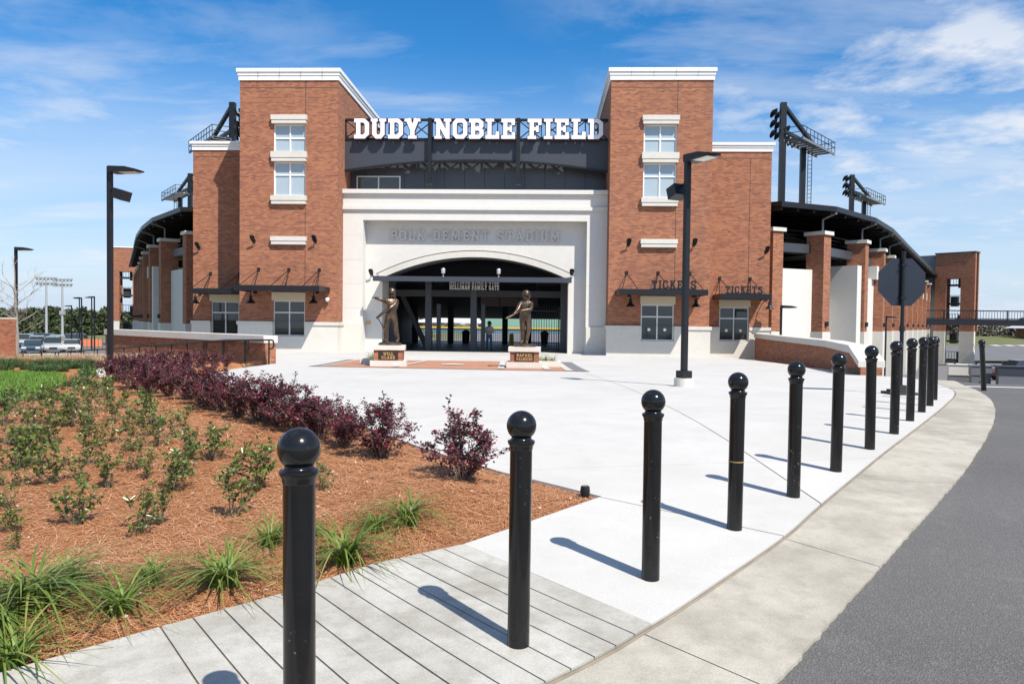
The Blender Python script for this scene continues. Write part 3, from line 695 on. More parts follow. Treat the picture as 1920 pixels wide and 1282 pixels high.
# ------------------------------------------------------------------ slab-serif block lettering
_T = 1.35; _a = _T/2; _t = 7-_T/2
def _pl(*p, t=_T): return ('p', p, t)
def _rc(x0, x1, y0, y1): return ('r', x0, x1, y0, y1)
def _sb(x0, x1): return _rc(x0, x1, 0, 1.0)
def _st(x0, x1): return _rc(x0, x1, 6.0, 7.0)
_stem = _rc(.75, 2.1, 0, 7)
GL_ = {
 'D': (5, [_pl((.1, _a), (3.3, _a), (4.3, 1.7), (4.3, 5.3), (3.3, _t), (.1, _t)), _stem]),
 'U': (5.2, [_pl((1.25, _t), (1.25, 1.6), (2.0, _a), (3.2, _a), (3.95, 1.6), (3.95, _t)), _st(.1, 2.3), _st(2.9, 5.1)]),
 'Y': (5.2, [_pl((1.1, 7), (2.6, 3.0), (4.1, 7), t=1.5), _rc(1.92, 3.28, 0, 3.2), _sb(1.2, 4.0), _st(0, 2.2), _st(3.0, 5.2)]),
 'N': (5.6, [_rc(.6, 1.9, 0, 7), _rc(3.8, 5.1, 0, 7), _pl((1.2, 6.6), (4.5, .4), t=1.5), _sb(0, 2.4), _st(0, 1.9), _st(3.2, 5.6)]),
 'O': (5, [_pl((1.5, _a), (3.5, _a), (4.3, 1.6), (4.3, 5.4), (3.5, _t), (1.5, _t), (.7, 5.4), (.7, 1.6), (1.5, _a), (2, _a))]),
 'B': (5, [_stem, _pl((.1, _t), (3.3, _t), (4.2, 5.6), (4.2, 4.4), (3.5, 3.6), (1.4, 3.6)), _pl((1.4, 3.55), (3.4, 3.55), (4.3, 2.7), (4.3, 1.5), (3.4, _a), (.1, _a))]),
 'L': (4.8, [_stem, _rc(.1, 4.7, 0, 1.3), _rc(3.5, 4.7, 0, 2.5), _st(.1, 2.9)]),
 'E': (4.9, [_stem, _rc(.1, 4.7, 0, 1.25), _rc(.1, 4.6, 5.75, 7), _rc(1.4, 3.6, 2.95, 4.1), _rc(2.9, 3.7, 2.4, 4.6), _rc(3.6, 4.7, 0, 2.3), _rc(3.5, 4.6, 4.8, 7)]),
 'F': (4.8, [_stem, _sb(.1, 2.9), _rc(.1, 4.6, 5.75, 7), _rc(1.4, 3.6, 2.95, 4.1), _rc(2.9, 3.7, 2.4, 4.6), _rc(3.5, 4.6, 4.8, 7)]),
 'I': (2.9, [_rc(.78, 2.12, 0, 7), _sb(.05, 2.85), _st(.05, 2.85)]),
 'P': (4.9, [_stem, _sb(.1, 2.9), _pl((.1, _t), (3.3, _t), (4.2, 5.5), (4.2, 4.1), (3.3, 3.2), (1.4, 3.2))]),
 'R': (5.1, [_stem, _sb(.1, 2.7), _pl((.1, _t), (3.3, _t), (4.2, 5.5), (4.2, 4.2), (3.3, 3.4), (1.4, 3.4)), _pl((2.8, 3.4), (4.2, .5)), _sb(3.4, 5.1)]),
 'K': (5.4, [_stem, _sb(.1, 2.7), _st(.1, 2.7), _pl((1.6, 2.9), (4.2, 6.6)), _pl((2.5, 4.2), (4.4, .4)), _sb(3.2, 5.4), _st(3.0, 5.2)]),
 'T': (5, [_rc(1.82, 3.18, 0, 7), _sb(1.1, 3.9), _rc(.1, 4.9, 5.75, 7), _rc(.1, 1.15, 4.6, 7), _rc(3.85, 4.9, 4.6, 7)]),
 'S': (5, [_pl((4.2, 4.7), (4.2, 5.5), (3.4, _t), (1.6, _t), (.8, 5.5), (.8, 4.5), (1.6, 3.7), (3.4, 3.3), (4.2, 2.5), (4.2, 1.5), (3.4, _a), (1.6, _a), (.8, 1.5), (.8, 2.3))]),
 'A': (5.6, [_pl((1.0, .3), (2.8, 6.7), (4.6, .3), t=1.4), _rc(1.4, 4.2, 1.7, 2.8), _sb(0, 2.2), _sb(3.4, 5.6)]),
 'M': (6.6, [_rc(.6, 1.9, 0, 7), _rc(4.7, 6.0, 0, 7), _pl((1.2, 6.6), (3.3, 2.0), (5.4, 6.6), t=1.4), _sb(0, 2.5), _sb(4.1, 6.6), _st(0, 1.8), _st(4.8, 6.6)]),
 'C': (5, [_pl((4.2, 2.4), (4.2, 1.6), (3.4, _a), (1.5, _a), (.7, 1.6), (.7, 5.4), (1.5, _t), (3.4, _t), (4.2, 5.4), (4.2, 4.6))]),
 'G': (5.1, [_pl((4.25, 3.2), (4.25, 1.6), (3.4, _a), (1.5, _a), (.7, 1.6), (.7, 5.4), (1.5, _t), (3.4, _t), (4.2, 5.4), (4.2, 4.6)), _rc(2.6, 5.1, 2.6, 3.6)]),
 'H': (5.6, [_rc(.6, 1.9, 0, 7), _rc(3.7, 5.0, 0, 7), _rc(1, 4.5, 2.95, 4.1), _sb(0, 2.5), _sb(3.1, 5.6), _st(0, 2.5), _st(3.1, 5.6)]),
 'W': (6.8, [_pl((.9, 7), (1.9, .5), (3.4, 5.2), (4.9, .5), (5.9, 7), t=1.35), _st(0, 1.9), _st(4.9, 6.8)]),
 '-': (3, [_rc(.3, 2.7, 2.9, 4.1)]),
}
def _convex(item, grow):
    if item[0] == 'r':
        _, x0, x1, y0, y1 = item; return [[(x0-grow, y0-grow), (x1+grow, y0-grow), (x1+grow, y1+grow), (x0-grow, y1+grow)]]
    _, pts, t = item; h = t/2+grow; n = len(pts); off = []
    for i in range(n):
        def nv(a, b):
            dx, dy = b[0]-a[0], b[1]-a[1]; l = math.hypot(dx, dy); return (-dy/l, dx/l)
        ns = []
        if i > 0: ns.append(nv(pts[i-1], pts[i]))
        if i < n-1: ns.append(nv(pts[i], pts[i+1]))
        if len(ns) == 2:
            mx, my = ns[0][0]+ns[1][0], ns[0][1]+ns[1][1]; l = math.hypot(mx, my); mx, my = mx/l, my/l
            k = h/max(.35, mx*ns[0][0]+my*ns[0][1])
        else: mx, my = ns[0]; k = h
        off.append(((pts[i][0]+mx*k, pts[i][1]+my*k), (pts[i][0]-mx*k, pts[i][1]-my*k)))
    return [[off[i][0], off[i+1][0], off[i+1][1], off[i][1]] for i in range(n-1)]
def glyph(ch, h, y0, y1, grow=0.0, sx=1.0):
    s = h/7; polys = []
    for it in GL_[ch][1]: polys += _convex(it, grow/s)
    polys = [[(x*s*sx, y*s) for x, y in p] for p in polys]
    return plate(polys, lambda c: any(inside(c, p) for p in polys), y0, y1)
_gc = {}
def lettering(text, x0, x1, z, h, y, depth, mat, parent, gap=.9, space=3.0, backing=None, spans=None, name='letter'):
    ws = [GL_[c][0] if c != ' ' else space for c in text]; tot = sum(ws)+gap*(len(text)-1); sx = (x1-x0)/(tot*h/7); x = x0
    po = np.array(parent.location)
    for c, wv in zip(text, ws):
        if c != ' ':
            key = (c, h, depth, round(sx, 4), mat.name)
            if key not in _gc:
                gm = glyph(c, h, 0, depth, 0, sx); _gc[key] = rawmesh(name, gm.v, gm.f, mat)
            o = link(bpy.data.objects.new(name, _gc[key]), parent); o.location = (x-po[0], y-po[1], z-po[2])
            if backing:
                kb = key+('b',)
                if kb not in _gc:
                    gm = glyph(c, h, 0, .10, .045, sx); _gc[kb] = rawmesh('letter_edge', gm.v, gm.f, backing)
                b = link(bpy.data.objects.new('letter_edge', _gc[kb]), o); b.location = (0, depth+.003, 0)
        x += (wv+gap)*h/7*sx

# ------------------------------------------------------------------ the stadium entrance block
XC = -4.0
GZ = -.33                                       # grade at the front
st = thing('stadium', (XC, 46, GZ), 'red brick stadium entrance block with twin towers and a white arched portal', 'stadium')
def rect(x0, x1, z0, z1): return [(x0, z0), (x1, z0), (x1, z1), (x0, z1)]
def wall_with_holes(x0, x1, z0, z1, holes, y0, y1):
    o = rect(x0, x1, z0, z1)
    return plate([o]+holes, lambda c: inside(c, o) and not any(inside(c, h) for h in holes), y0, y1)
def window(cx, z0, z1, wdt, y, pane, div, frame=M['alu'], sub=None, holes=False):
    x0, x1 = cx-wdt/2, cx+wdt/2; f = .07; zs = z0+(z1-z0)*div
    mb = MB()
    for q in ((x0, x0+f, z0, z1), (x1-f, x1, z0, z1)): mb.box(q[0], q[1], y, y+.12, q[2], q[3])
    for q in ((z0, z0+f), (z1-f, z1)): mb.box(x0+f, x1-f, y, y+.12, q[0], q[1])
    mb.box(cx-.035, cx+.035, y+.003, y+.117, z0+f, z1-f)
    mb.box(x0+f, cx-.035, y+.005, y+.115, zs-.035, zs+.035); mb.box(cx+.035, x1-f, y+.005, y+.115, zs-.035, zs+.035)
    w_ = mb.build('window', frame, st); w_.location = (0, 0, 0)
    for xa, xb in ((x0+f, cx-.035), (cx+.035, x1-f)):
        for za, zb in ((z0+f, zs-.035), (zs+.035, z1-f)):
            jx = random.uniform(-.004, .004); jz = random.uniform(-.004, .004)
            mbp = MB().add([(xa, y+.06+jx, za), (xb, y+.06-jx, za), (xb, y+.06-jx+jz, zb), (xa, y+.06+jx+jz, zb)], [(0, 1, 2, 3)])
            p = mbp.build('pane', pane, w_, off=np.array(st.location))
        if holes:
            xm = (xa+xb)/2
            d = MB().lathe([(.085, 0), (.085, .02)], 16); d.v = [(xm+a_, y+.045-c_, z0+.62+b_) for a_, b_, c_ in d.v]
            d.build('speak_grille', M['white'], w_, off=np.array(st.location))
def tower(s):
    a, b = sorted((XC+s*7.66, XC+s*13.28)); cx = XC+s*10.42; yf = 42.0
    wx0, wx1 = cx-.92, cx+.92
    holes = [rect(wx0, wx1, 10.95, 12.52), rect(wx0, wx1, 8.47, 10.40), rect(wx0, wx1, 1.36, 2.56)]
    up = wall_with_holes(a, b, 1.36, 14.95, [holes[0], holes[1], rect(wx0, wx1, 1.3601, 2.56)], yf, yf+.3)
    up.box(a, b, yf+.3, 53, 1.36, 14.95)
    up.build('brick_wall', M['brick'], st)
    lo = wall_with_holes(a-.07, b+.07, GZ-.3, 1.16, [rect(wx0, wx1, .52, 1.16001)], yf-.07, yf+.3)
    lo.box(a-.07, b+.07, yf+.3, 53, GZ-.3, 1.16)
    lo.build('plinth', M['stone'], st)
    pc = MB(); pc.box(a-.13, wx0, yf-.13, 53.05, 1.163, 1.357); pc.box(wx1, b+.13, yf-.13, 53.05, 1.163, 1.357); pc.build('plinth_cap', M['stone'], st)
    MB().box(wx0+.002, wx1-.002, yf+.02, yf+.29, .46, .53).build('sill', M['stone'], st)
    cap = MB(); cap.box(a-.06, b+.06, yf-.06, 53.1, 14.953, 15.22); cap.box(a-.10, b+.10, yf-.10, 53.15, 15.223, 15.40); cap.box(a-.16, b+.16, yf-.16, 53.2, 15.403, 15.60); cap.build('parapet', M['trim'], st)
    for k in range(4):
        xj = a+(b-a)*(k+.9)/4.6; MB().box(xj-.006, xj+.006, yf-.163, yf-.155, 14.96, 15.6).build('parapet_joint', M['joint'], st)
    jt = MB(); jt.box(wx1-.02, wx1+.012, yf-.004, yf+.01, 12.99, 14.95); jt.box(wx1-.02, wx1+.012, yf-.004, yf+.01, 3.40, 7.98); jt.box(a, b, yf-.004, yf+.01, 14.54, 14.575)
    jt.build('movement_joint', M['joint'], st)
    for z0, z1, ov in ((12.523, 12.99, .1), (10.403, 10.947, .1), (8.0, 8.467, .1), (5.72, 6.17, .1)):
        m_ = MB(); m_.prism(rect(wx0-ov, wx1+ov, z0+.2, z1), yf-.22, yf+.12)
        m_.add([(wx0-ov+.04, yf-.19, z0), (wx1+ov-.04, yf-.19, z0), (wx1+ov-.04, yf+.1, z0), (wx0-ov+.04, yf+.1, z0), (wx0-ov+.04, yf-.19, z0+.198), (wx1+ov-.04, yf-.19, z0+.198), (wx1+ov-.04, yf+.1, z0+.198), (wx0-ov+.04, yf+.1, z0+.198)], [(3, 2, 1, 0), (4, 5, 6, 7), (0, 1, 5, 4), (1, 2, 6, 5), (2, 3, 7, 6), (3, 0, 4, 7)])
        m_.build('stone_band', M['stone'], st)
    window(cx, 10.95, 12.52, 1.84, yf+.10, M['blind'], .5, M['trim']); window(cx, 8.47, 10.40, 1.84, yf+.10, M['blind'], .62, M['trim'])
    window(cx, .53, 2.56, 1.84, yf+.10, M['glass'], .66, M['alu'], holes=(s > 0))
    MB().box(wx0-.05, wx1+.05, yf-.10, yf+.05, 2.563, 3.02).build('lintel', M['lintel'], st)
    return cx
TL, TR = tower(-1), tower(1)
def awning(cx, wdt, y0, y1, z0, rods):
    aw = MB(); x0, x1 = cx-wdt/2, cx+wdt/2
    aw.box(x0, x1, y0, y0+.12, z0, z0+.30); aw.box(x0, x0+.10, y0+.12, y1, z0, z0+.30); aw.box(x1-.10, x1, y0+.12, y1, z0, z0+.30); aw.box(x0+.1, x1-.1, y0+.12, y1, z0+.10, z0+.16)
    o = aw.build('awning', M['black'], st)
    for rx in rods:
        mb = MB(); mb.tube([(rx, y1+.02, z0+1.28), (rx-.42, y0+.25, z0+.29)], .022, 6); mb.tube([(rx, y1+.02, z0+1.28), (rx+.42, y0+.25, z0+.29)], .022, 6); mb.box(rx-.08, rx+.08, y1-.03, y1+.01, z0+1.2, z0+1.38)
        mb.build('tie_rod', M['black'], o, off=np.array(st.location))
for c in (TL, TR): awning(c, 4.7, 40.0, 41.99, 3.02, (c-1.75, c, c+1.75))
# wings
def wing(s):
    a, b = sorted((XC+s*13.281, XC+s*17.5)); yf = 45.2; wc = XC+s*15.40; w0, w1 = wc-.88, wc+.88
    if s < 0: wc = -19.5; w0, w1 = wc-.88, wc+.88
    else: wc = 11.47; w0, w1 = wc-.88, wc+.88
    up = wall_with_holes(a, b, 1.34, 11.75, [rect(w0, w1, 1.3401, 2.54)], yf, yf+.3); up.box(a, b, yf+.3, 54, 1.34, 11.75); up.build('brick_wall', M['brick'], st)
    lo = wall_with_holes(a-.07, b+.07, GZ-3, 1.14, [rect(w0, w1, .50, 1.1401)], yf-.07, yf+.3); lo.box(a-.07, b+.07, yf+.3, 54, GZ-3, 1.14); lo.build('plinth', M['stone'], st)
    pc = MB(); pc.box(a-.1, w0, yf-.13, 54, 1.143, 1.337); pc.box(w1, b+.13, yf-.13, 54, 1.143, 1.337); pc.build('plinth_cap', M['stone'], st)
    cap = MB(); cap.box(a-.05, b+.05, yf-.06, 54.1, 11.753, 11.98); cap.box(a-.05, b+.09, yf-.10, 54.15, 11.983, 12.12); cap.box(a-.16, b+.15, yf-.16, 54.2, 12.123, 12.28); cap.build('parapet', M['trim'], st)
    jx = b-1.25 if s > 0 else a+1.2
    jt = MB(); jt.box(a, b, yf-.004, yf+.01, 11.36, 11.395)
    if s > 0: jt.box(jx-.015, jx+.015, yf-.004, yf+.01, 3.3, 11.36)
    jt.build('movement_joint', M['joint'], st)
    window(wc, .51, 2.54, 1.76, yf+.10, M['glass'], .66, M['alu'], holes=(s > 0))
    MB().box(w0-.05, w1+.05, yf-.10, yf+.05, 2.543, 2.96).build('lintel', M['lintel'], st)
    awning(wc+(.15 if s > 0 else .25), 2.9, 43.2, 45.19, 2.95, (wc-.9, wc+.9))
wing(-1); wing(1)
# white portal
PL, PR = XC-7.655, XC+7.655; yp = 43.2
RL, RR = -10.48, 2.50
ax, R_ = 5.5, 12.5; zc_ = 4.0-(R_-1.27)
def arc(R2, half, n=40, zc=None):
    zc = zc_ if zc is None else zc
    t0 = math.asin(half/R2); return [(XC+R2*math.sin(-t0+2*t0*k/n), zc+R2*math.cos(-t0+2*t0*k/n)) for k in range(n+1)]
frame_hole = rect(RL, RR, GZ-.301, 7.31)
o_ = rect(PL, PR, GZ-.3, 7.80)
plate([o_, frame_hole], lambda c: inside(c, o_) and not inside(c, frame_hole), yp, 44.6).build('portal_wall', M['stucco'], st)
op = [(XC-ax, GZ-.301), (XC+ax, GZ-.301), (XC+ax, 4.0)]+arc(R_, ax)[::-1][1:-1]+[(XC-ax, 4.0)]
o2 = rect(RL, RR, GZ-.3, 7.31)
plate([o2, op], lambda c: inside(c, o2) and not inside(c, op), 44.0, 45.9).build('arch_wall', M['stucco'], st)
ar_o = arc(R_+.34, ax+.30, zc=zc_); ar_i = arc(R_+.003, ax+.02)
tp = ar_o+ar_i[::-1]
plate([tp], lambda c: inside(c, tp), 43.92, 43.998).build('arch_trim', M['stone'], st)
rim = arc(R_+.40, ax+.38)+arc(R_+.36, ax+.34)[::-1]
plate([rim], lambda c: inside(c, rim), 43.985, 43.999).build('arch_groove', M['joint'], st)
cn = MB()
cn.box(PL, PR, yp-.06, 44.6, 7.803, 7.90); cn.box(PL, PR, yp-.14, 44.6, 7.903, 8.10); cn.box(PL, PR, yp-.02, 44.6, 8.103, 8.70); cn.box(PL, PR, yp-.08, 44.6, 8.703, 8.82); cn.box(PL, PR, yp-.20, 44.6, 8.823, 9.06)
cn.build('portal_cornice', M['stucco'], st)
for s in (-1, 1):
    e = sorted((XC+s*6.52, XC+s*7.6)); MB().box(e[0], e[1], yp-.12, yp-.003, GZ-.3, 1.25).build('portal_plinth', M['stone'], st)
    for z in (2.2, 3.6, 5.0, 6.4): MB().box(e[0]-.0, e[1]+.0, yp-.004, yp+.004, z, z+.02).build('stone_joint', M['lintel'], st)
lt = thing('wall_lettering', (XC, 44, 6.2), 'raised white letters POLK-DEMENT STADIUM on the white wall above the arch', 'lettering')
lettering('POLK-DEMENT STADIUM', -9.05, .98, 6.22, .60, 43.89, .108, M['stone'], lt)
# gate canopy and concourse
MB().box(XC-5.62, XC+5.62, 42.0, 42.25, 3.72, 4.0).build('canopy_beam', M['steel'], st)
MB().box(XC-5.55, XC+5.55, 42.25, 46.4, 3.76, 3.96).build('canopy_soffit', M['soffit'], st)
for x in (-9.35, -7.06, -4.25, 1.30): MB().box(x-.19, x+.19, 46.0, 46.4, GZ, 3.755).build('gate_post', M['steel'], st)
for x in (-6.5, -3.7): MB().box(x-.12, x+.12, 46.6, 46.9, GZ, 2.55).build('gate_jamb', M['steel'], st)
MB().box(XC-5.5, XC+5.5, 46.05, 46.3, 3.0, 3.40).build('gate_header', M['dark'], st)
MB().bar((-9.0, 47.5, 3.2), (-7.3, 47.5, GZ), .3, .3).build('raking_strut', M['dark'], st)
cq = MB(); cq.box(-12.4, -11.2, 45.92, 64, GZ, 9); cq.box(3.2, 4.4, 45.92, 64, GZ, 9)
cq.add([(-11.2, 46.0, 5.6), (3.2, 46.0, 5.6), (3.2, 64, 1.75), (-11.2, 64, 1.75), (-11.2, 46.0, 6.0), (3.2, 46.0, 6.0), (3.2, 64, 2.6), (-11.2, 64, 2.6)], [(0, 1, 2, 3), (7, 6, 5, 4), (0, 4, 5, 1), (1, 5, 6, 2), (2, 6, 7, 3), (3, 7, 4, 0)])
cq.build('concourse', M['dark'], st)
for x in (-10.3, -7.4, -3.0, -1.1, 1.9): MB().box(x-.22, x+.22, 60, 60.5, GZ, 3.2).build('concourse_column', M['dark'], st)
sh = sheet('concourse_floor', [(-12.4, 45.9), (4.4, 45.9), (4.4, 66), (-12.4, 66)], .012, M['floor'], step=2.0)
gl = thing('gate_lettering', (XC-.2, 46, 3.45), 'silver letters HOLLIMAN FAMILY GATE hung below the black gate canopy', 'lettering')
lettering('HOLLIMAN FAMILY GATE', -5.75, -2.68, 3.44, .29, 45.95, .04, M['alu'], gl)
# upper fascia, recessed wall and sign
fa = [(PL, 10.18)]+[(XC+7.65*math.sin(t)/math.sin(.5), 10.80-.62*(math.sin(t)/math.sin(.5))**2) for t in [(-.5+k/24) for k in range(1, 24)]]+[(PR, 10.18), (PR, 11.98), (PL, 11.98)]
plate([fa], lambda c: inside(c, fa), 43.5, 43.75).build('arched_fascia', M['steel'], st)
fl = [(x, z) for x, z in fa[:25]]; fl2 = fl+[(x, z+.07) for x, z in fl[::-1]]
plate([fl2], lambda c: inside(c, fl2), 43.42, 43.497).build('fascia_flange', M['black'], st)
rb = MB(); rb.box(PL, PR, 44.75, 53, 8.6, 11.9); rb.build('upper_wall', M['panel'], st)
for k in range(12):
    x = PL+.9+k*1.2; MB().box(x-.012, x+.012, 44.743, 44.749, 9.07, 10.9).build('panel_seam', M['black'], st)
wf = MB()
for x in (-11.2, -9.95, -8.75, -8.55): pass
for x0, x1, z0, z1 in ((-11.24, -11.17, 9.1, 10.13), (-9.95, -9.88, 9.1, 10.13), (-8.66, -8.59, 9.1, 10.13), (-11.17, -9.95, 10.06, 10.13), (-9.88, -8.66, 10.06, 10.13)): wf.box(x0, x1, 44.64, 44.74, z0, z1)
wo = wf.build('window', M['alu'], st)
for x0, x1 in ((-11.17, -9.95), (-9.88, -8.66)): MB().box(x0, x1, 44.69, 44.70, 9.1, 10.06).build('pane', M['glass'], wo, off=np.array(st.location))
for x in (-6.64, -1.52):
    MB().box(x-.11, x+.11, 43.2, 43.41, 9.6, 13.2).build('hanger', M['black'], st)
    MB().box(x-.17, x+.17, 43.16, 43.41, 9.4, 9.6).build('hanger_foot', M['black'], st)
sg = thing('stadium_sign', (XC, 43.3, 11.98), 'large white block letters DUDY NOBLE FIELD on a black steel truss', 'sign')
tr = MB(); tr.box(PL+.02, PR-.02, 43.45, 43.62, 11.983, 12.10); tr.box(PL+.02, PR-.02, 43.45, 43.62, 13.10, 13.22)
n_ = 12; wd_ = (PR-PL-.1)/n_
for k in range(n_):
    x0 = PL+.05+k*wd_; xm = x0+wd_/2
    tr.bar((x0, 43.53, 12.1), (x0+wd_, 43.53, 13.1), .055); tr.bar((x0, 43.56, 13.1), (x0+wd_, 43.56, 12.1), .055)
    tr.box(x0-.03, x0+.03, 43.50, 43.60, 12.1, 13.1)
tr.build('truss', M['black'], sg)
for wtxt, a, b in (('DUDY', -11.02, -7.17), ('NOBLE', -6.34, -1.67), ('FIELD', -1.0, 3.33)):
    lettering(wtxt, a, b, 11.97, 1.14, 43.05, .09, M['letter'], sg, gap=.55, backing=M['maroon'])
for nm, a, b, z, y in (('big', 5.78, 8.15, 3.335, 40.03), ('small', 10.45, 12.55, 3.265, 43.23)):
    tk = thing('ticket_sign', ((a+b)/2, y, z), 'black letters TICKETS standing on the %s awning %s' % (('wider', 'of the right tower') if nm == 'big' else ('shorter', 'beside the right tower')), 'sign')
    lettering('TICKETS', a, b, z, .46 if nm == 'big' else .42, y, .05, M['black'], tk)
    bs = MB(); bs.box(a, b, y+.01, y+.04, z-.02, z+.02); bs.build('base_rail', M['black'], tk)
# lamps on the walls
def bell_lamp(x, y, z, lab):
    t = thing('wall_lamp', (x, y, z), lab, 'lamp', 'bell shaped wall lamps under the awnings')
    MB().box(x-.09, x+.09, y-.05, y-.002, z+.55, z+.85).build('backplate', M['black'], t)
    MB().tube([(x, y-.05, z+.7), (x, y-.35, z+.82), (x, y-.62, z+.78), (x, y-.70, z+.6), (x, y-.70, z+.42)], .028, 8).build('arm', M['black'], t, True)
    s_ = MB().lathe([(.05, .44), (.085, .42), (.09, .22), (.12, .17), (.24, .05), (.27, 0), (.25, 0), (.1, .15)], 20, (x, y-.70, z)); s_.build('shade', M['black'], t, True)
for px, py, Y, lab in ((470, 567, 42, 'black bell shaped wall lamp left of the left tower\'s lower window'), (588, 567, 42, 'black bell shaped wall lamp right of the left tower\'s lower window'), (366, 567, 45.2, 'black bell shaped wall lamp under the left wing awning'), (1182, 573, 42, 'black bell shaped wall lamp left of the right tower ticket window'), (1305, 574, 42, 'black bell shaped wall lamp right of the right tower ticket window'), (1443, 578, 45.2, 'black bell shaped wall lamp at the corner of the right wing')):
    x, y, z = at(px, py, Y-.7); bell_lamp(x, Y-.005, z-.05, lab)
def sconce(x, y, z, lab, grp='small floodlights high on the brick walls', up=False):
    t = thing('wall_floodlight', (x, y, z), lab, 'lamp', grp); s_ = 1 if not up else -1
    MB().box(x-.07, x+.07, y-.04, y-.002, z-.1, z+.1).build('backplate', M['black'], t)
    hd = MB().lathe([(.04, -.16), (.09, -.15), (.13, .02), (.14, .16), (.12, .17), (.11, .05)], 14); th_ = R(-35)
    hd.v = [(x+p, y-.28+q*math.cos(th_)-r_*math.sin(th_)*-1, z+.08+q*math.sin(th_)+r_*math.cos(th_)) for p, q, r_ in hd.v]; hd.build('head', M['black'], t, True)
    MB().tube([(x, y-.03, z), (x, y-.2, z-.02)], .03, 8).build('arm', M['black'], t)
for px, py, Y, lab in ((477, 452, 42, 'small black floodlight on the left tower beside the wing'), (592, 452, 42, 'small black floodlight on the left tower beside the portal'), (374, 464, 45.2, 'small black floodlight on the left wing'), (1178, 458, 42, 'small black floodlight on the right tower beside the portal'), (1301, 458, 42, 'small black floodlight on the right tower behind the lamp post'), (1436, 472, 45.2, 'small black floodlight on the right wing')):
    x, y, z = at(px, py, Y); sconce(x, Y-.002, z, lab)
for px, py, lab in ((831, 514, 'silver spotlight standing on the left of the gate beam'), (935, 514, 'silver spotlight standing on the right of the gate beam')):
    x, y, z = at(px, py, 42.1); t = thing('spotlight', (x, 42.1, 4.0), lab, 'lamp', 'spotlights on the gate beam')
    MB().lathe([(.05, 0), (.05, .04), (.025, .05), (.025, .2)], 12, (x, 42.1, 4.0)).build('foot', M['silver'], t, True)
    MB().lathe([(.05, 0), (.11, .02), (.12, .26), (.10, .30), (.02, .32)], 14, (x, 42.1, 4.16)).build('head', M['silver'], t, True)
for px, lab in ((697, 'small black lamp at the left foot of the arch trim'), (1072, 'small black lamp at the right foot of the arch trim')):
    x, y, z = at(px, 514, 43.9); sconce(x, 43.99, z, lab, 'small lamps at the arch feet')
x, y, z = at(691, 605, 43.95); MB().box(x-.13, x+.13, 43.96, 43.997, z-.10, z+.10).build('wall_plaque', M['gold'], st)
t = thing('security_camera', (-12.15, 41.9, 2.6), 'white dome security camera on the left tower wall', 'camera')
x, y, z = at(615, 562, 41.95); t.location = (x, 41.95, z)
MB().box(x-.06, x+.06, 41.85, 41.995, z-.02, z+.12).build('mount', M['white'], t)
MB().lathe([(.02, -.12), (.09, -.08), (.12, 0), (.12, .06), (.05, .1)], 16, (x, 41.8, z)).build('dome', M['white'], t, True)

# ------------------------------------------------------------------ ramp walls
def ramp_wall(name, pts, tops, base, thick, label, cap_h=.26):
    x, y = pts[0]; t = thing(name, (x, y, base), label, 'wall')
    for i in range(len(pts)-1):
        (x0, y0), (x1, y1) = pts[i], pts[i+1]; d = np.array([x1-x0, y1-y0]); l = np.linalg.norm(d); d = d/l; nn = np.array([-d[1], d[0]])
        def slabq(w0, w1, za, zb, zc, zd):
            P_ = []
            for (q, zl, zh) in ((0, za, zb), (l, zc, zd)):
                for w_ in (w0, w1):
                    for z in (zl, zh): P_.append((x0+d[0]*q+nn[0]*w_, y0+d[1]*q+nn[1]*w_, z))
            return MB().add(P_, [(0, 4, 5, 1), (2, 3, 7, 6), (1, 5, 7, 3), (0, 2, 6, 4), (0, 1, 3, 2), (4, 6, 7, 5)])
        slabq(-thick/2, thick/2, base-2, tops[i]-cap_h, base-2, tops[i+1]-cap_h).build('brick_wall', M['brick'], t)
        slabq(-thick/2-.07, thick/2+.07, tops[i]-cap_h+.003, tops[i], tops[i+1]-cap_h+.003, tops[i+1]).build('coping', M['stone'], t)
    return t
ramp_wall('ramp_wall', [WALL_A, WALL_B], [.90, .92], -.12, .42, 'low brick ramp wall with pale stone coping beside the burgundy shrubs')
rw = ramp_wall('ramp_wall', [(12.9, 44.9), (11.35, 29.5), (10.55, 25.2)], [.98, .92, .85], -.1, .5, 'low brick retaining wall with pale coping running from the right wing')
rw2 = ramp_wall('wall_pier', [(10.55, 25.17), (10.2, 23.5)], [.85, .42], -.02, .62, 'short brick end pier with dark plaque at the retaining wall', .2)
MB().obox((10.0, 24.1, .0), (0.2, -.98, 0), (-.98, -.2, 0), (0, 0, 1), -.35, .35, .115, .14, -.02, .16).build('plaque', M['plaque'], rw2)
ramp_wall('brick_pylon', [(-22.35, 30.4), (-28, 31.0)], [1.42, 1.42], -.6, .8, 'plain brick wall end at the lawn with thin coping', .06)
